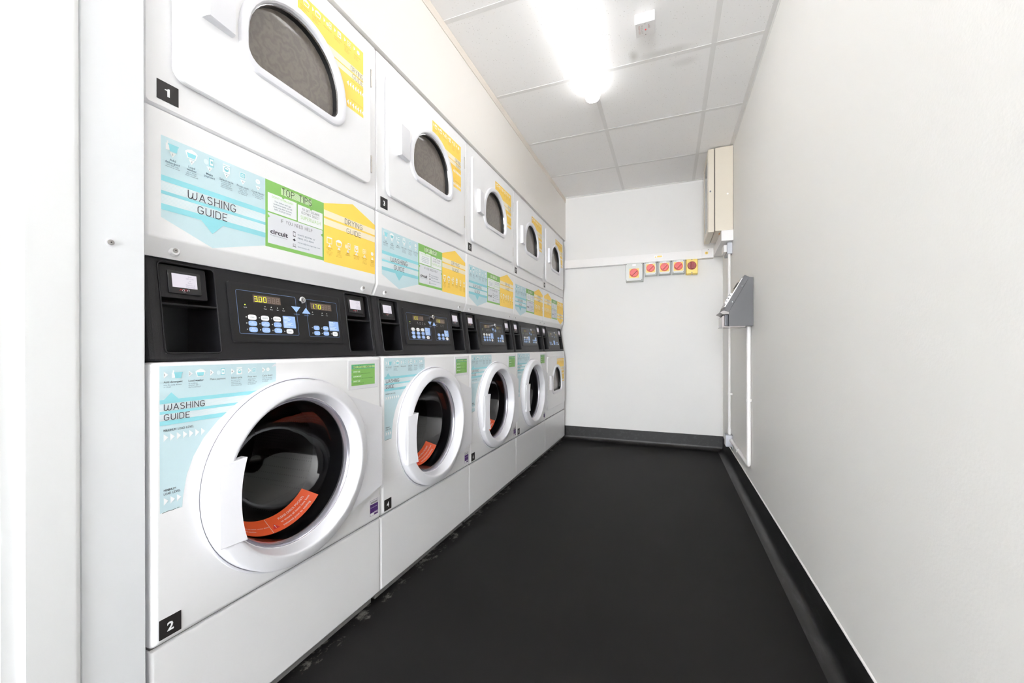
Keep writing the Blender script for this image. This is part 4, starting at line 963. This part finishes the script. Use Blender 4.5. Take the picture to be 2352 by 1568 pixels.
def conduit(name, label, pts, r, clips, group=None, sockets=()):
    t = thing(name, label, 'conduit', (0, 0, 0), group); mb = MB(PVC); mb.tube(pts, r, 20); mb.build('pipe', t)
    for (x, y, z), ax in clips:
        c = MB(PVC)
        if ax == 'z': c.cyl((x, y, z-.008), (x, y, z+.008), r+.0025, 20); c.box(x, W-.0005, y-.012, y+.012, z-.008, z+.008, .001, 1)
        else: c.cyl((x, y-.008, z), (x, y+.008, z), r+.0025, 20); c.box(x, W-.0005, y-.008, y+.008, z-.012, z+.012, .001, 1)
        c.build('pipe_clip', t)
    for a, b in sockets: MB(PVC).cyl(a, b, r+.003, 20).build('pipe_socket', t)
    return t
xp = W-.0145
conduit('conduit_pipe', 'slim white vertical conduit running down from the trunking box to the floor-level box', [(W-.020, 3.405, 1.697), (W-.020, 3.405, 1.2), (W-.020, 3.405, .256)], .0095,
        [((W-.020, 3.405, 1.30), 'z'), ((W-.020, 3.405, .560), 'z')], 'white conduits on the right wall', [((W-.020, 3.405, 1.697), (W-.020, 3.405, 1.650)), ((W-.020, 3.405, .262), (W-.020, 3.405, .300))])
r = .0115; yv, zb = 2.662, .222
el = [(xp, yv+.028-.028*math.cos(math.radians(a)), zb+.028-.028*math.sin(math.radians(a))) for a in (0, 22, 45, 67, 90)]
conduit('conduit_pipe', 'thicker white conduit from under the grey terminal, bending along the skirting to the box', [(xp, yv, 1.029), (xp, yv, .6)]+el+[(xp, 3.0, zb), (xp, 3.358, zb)], r,
        [((xp, yv, .602), 'z'), ((xp, 3.02, zb), 'y')], 'white conduits on the right wall')
mb = MB(GALV); mb.box(W-.050, W-.006, 3.360, 3.440, .170, .256, .003, 2); mb.use(PVC); mb.box(W-.052, W-.030, 3.364, 3.436, .176, .250, .003, 2); mb.use(GALV); mb.box(W-.006, W-.0005, 3.380, 3.470, .150, .256, .001, 1)
tag(mb.build('junction_box'), 'small grey junction box low in the corner just above the black skirting', 'junction box')

# wall terminal: sloped grey console on the right wall
t = thing('payment_terminal', 'dark grey wall-mounted card terminal with sloping keypad face on the right wall', 'payment terminal', (0, 2.600, 0))
DY = .215
prof = [(W-.001, 1.030), (1.284, 1.030), (1.284, 1.112), (1.386, 1.305), (W-.001, 1.303)]
def ext(mb, prof, y0, y1): mb.loft([[(x, y0, z) for x, z in prof], [(x, y1, z) for x, z in prof]], True, True)
mb = MB(GREYM); ext(mb, prof, 0, DY); mb.cyl((1.372, 0, 1.168), (1.372, -.0006, 1.168), .0090, 20); mb.build('terminal_body', t, ang=20)
mb = MB(GREYM); ext(mb, [(1.2835, 1.1135), (1.2560, 1.1235), (1.3635, 1.3185), (1.3855, 1.3060)], -.001, DY+.001)
mb.use(CHROME)
for x, z in ((1.350, 1.256), (1.301, 1.168)): mb.cyl((x, -.001, z), (x, -.0022, z), .0024, 10)
mb.build('front_cover', t, ang=20)
nx, nz = -.876, .483; ux, uz = .483, .876       # face normal and up-slope direction
def face(p, d): return (1.2560+ux*p+nx*d, 1.1235+uz*p+nz*d)
mb = MB(STEEL)
a = face(.020, 0); b = face(.020, .004); c = face(.205, .004); d = face(.205, 0)
ext(mb, [a, b, c, d], .012, DY-.012); mb.build('face_plate', t, ang=20)
for row in range(4):
    for colm in range(4):
        p0 = .040+row*.0185; k = MB(CHROME); q = [face(p0, .003), face(p0+.002, .0130), face(p0+.0115, .0130), face(p0+.0135, .003)]
        ext(k, q, .030+colm*.020, .044+colm*.020); k.build('key', t, ang=20)
mb = MB(INKB); ext(mb, [face(.150, .004), face(.150, .0065), face(.180, .0065), face(.180, .004)], .030, .120); mb.build('display', t, ang=20)
mb = MB(mat('satin grey metal', (120, 116, 114), .4, metal=.5, noise=.05)); ext(mb, [(1.2835, 1.1000), (1.2600, 1.0980), (1.2375, 1.1100), (1.2560, 1.1215), (1.2835, 1.1125)], .004, DY-.004); mb.build('lower_lip', t, ang=20)
mb = MB(mat('navy black plastic', (36, 38, 48), .35, noise=.05)); mb.box(1.2625, 1.2838, .006, DY-.03, 1.0305, 1.0965, .003, 2); mb.build('card_reader', t)
mb = MB(CLEAR); ext(mb, [(1.2622, 1.0290), (1.2500, 1.0270), (1.2500, 1.0850), (1.2560, 1.0920), (1.2622, 1.0920)], .010, DY-.035); mb.use(CLEAR); mb.box(1.2500, 1.3680, .004, DY-.010, 1.0245, 1.0298, .0008, 1); mb.build('reader_cover', t, ang=20)
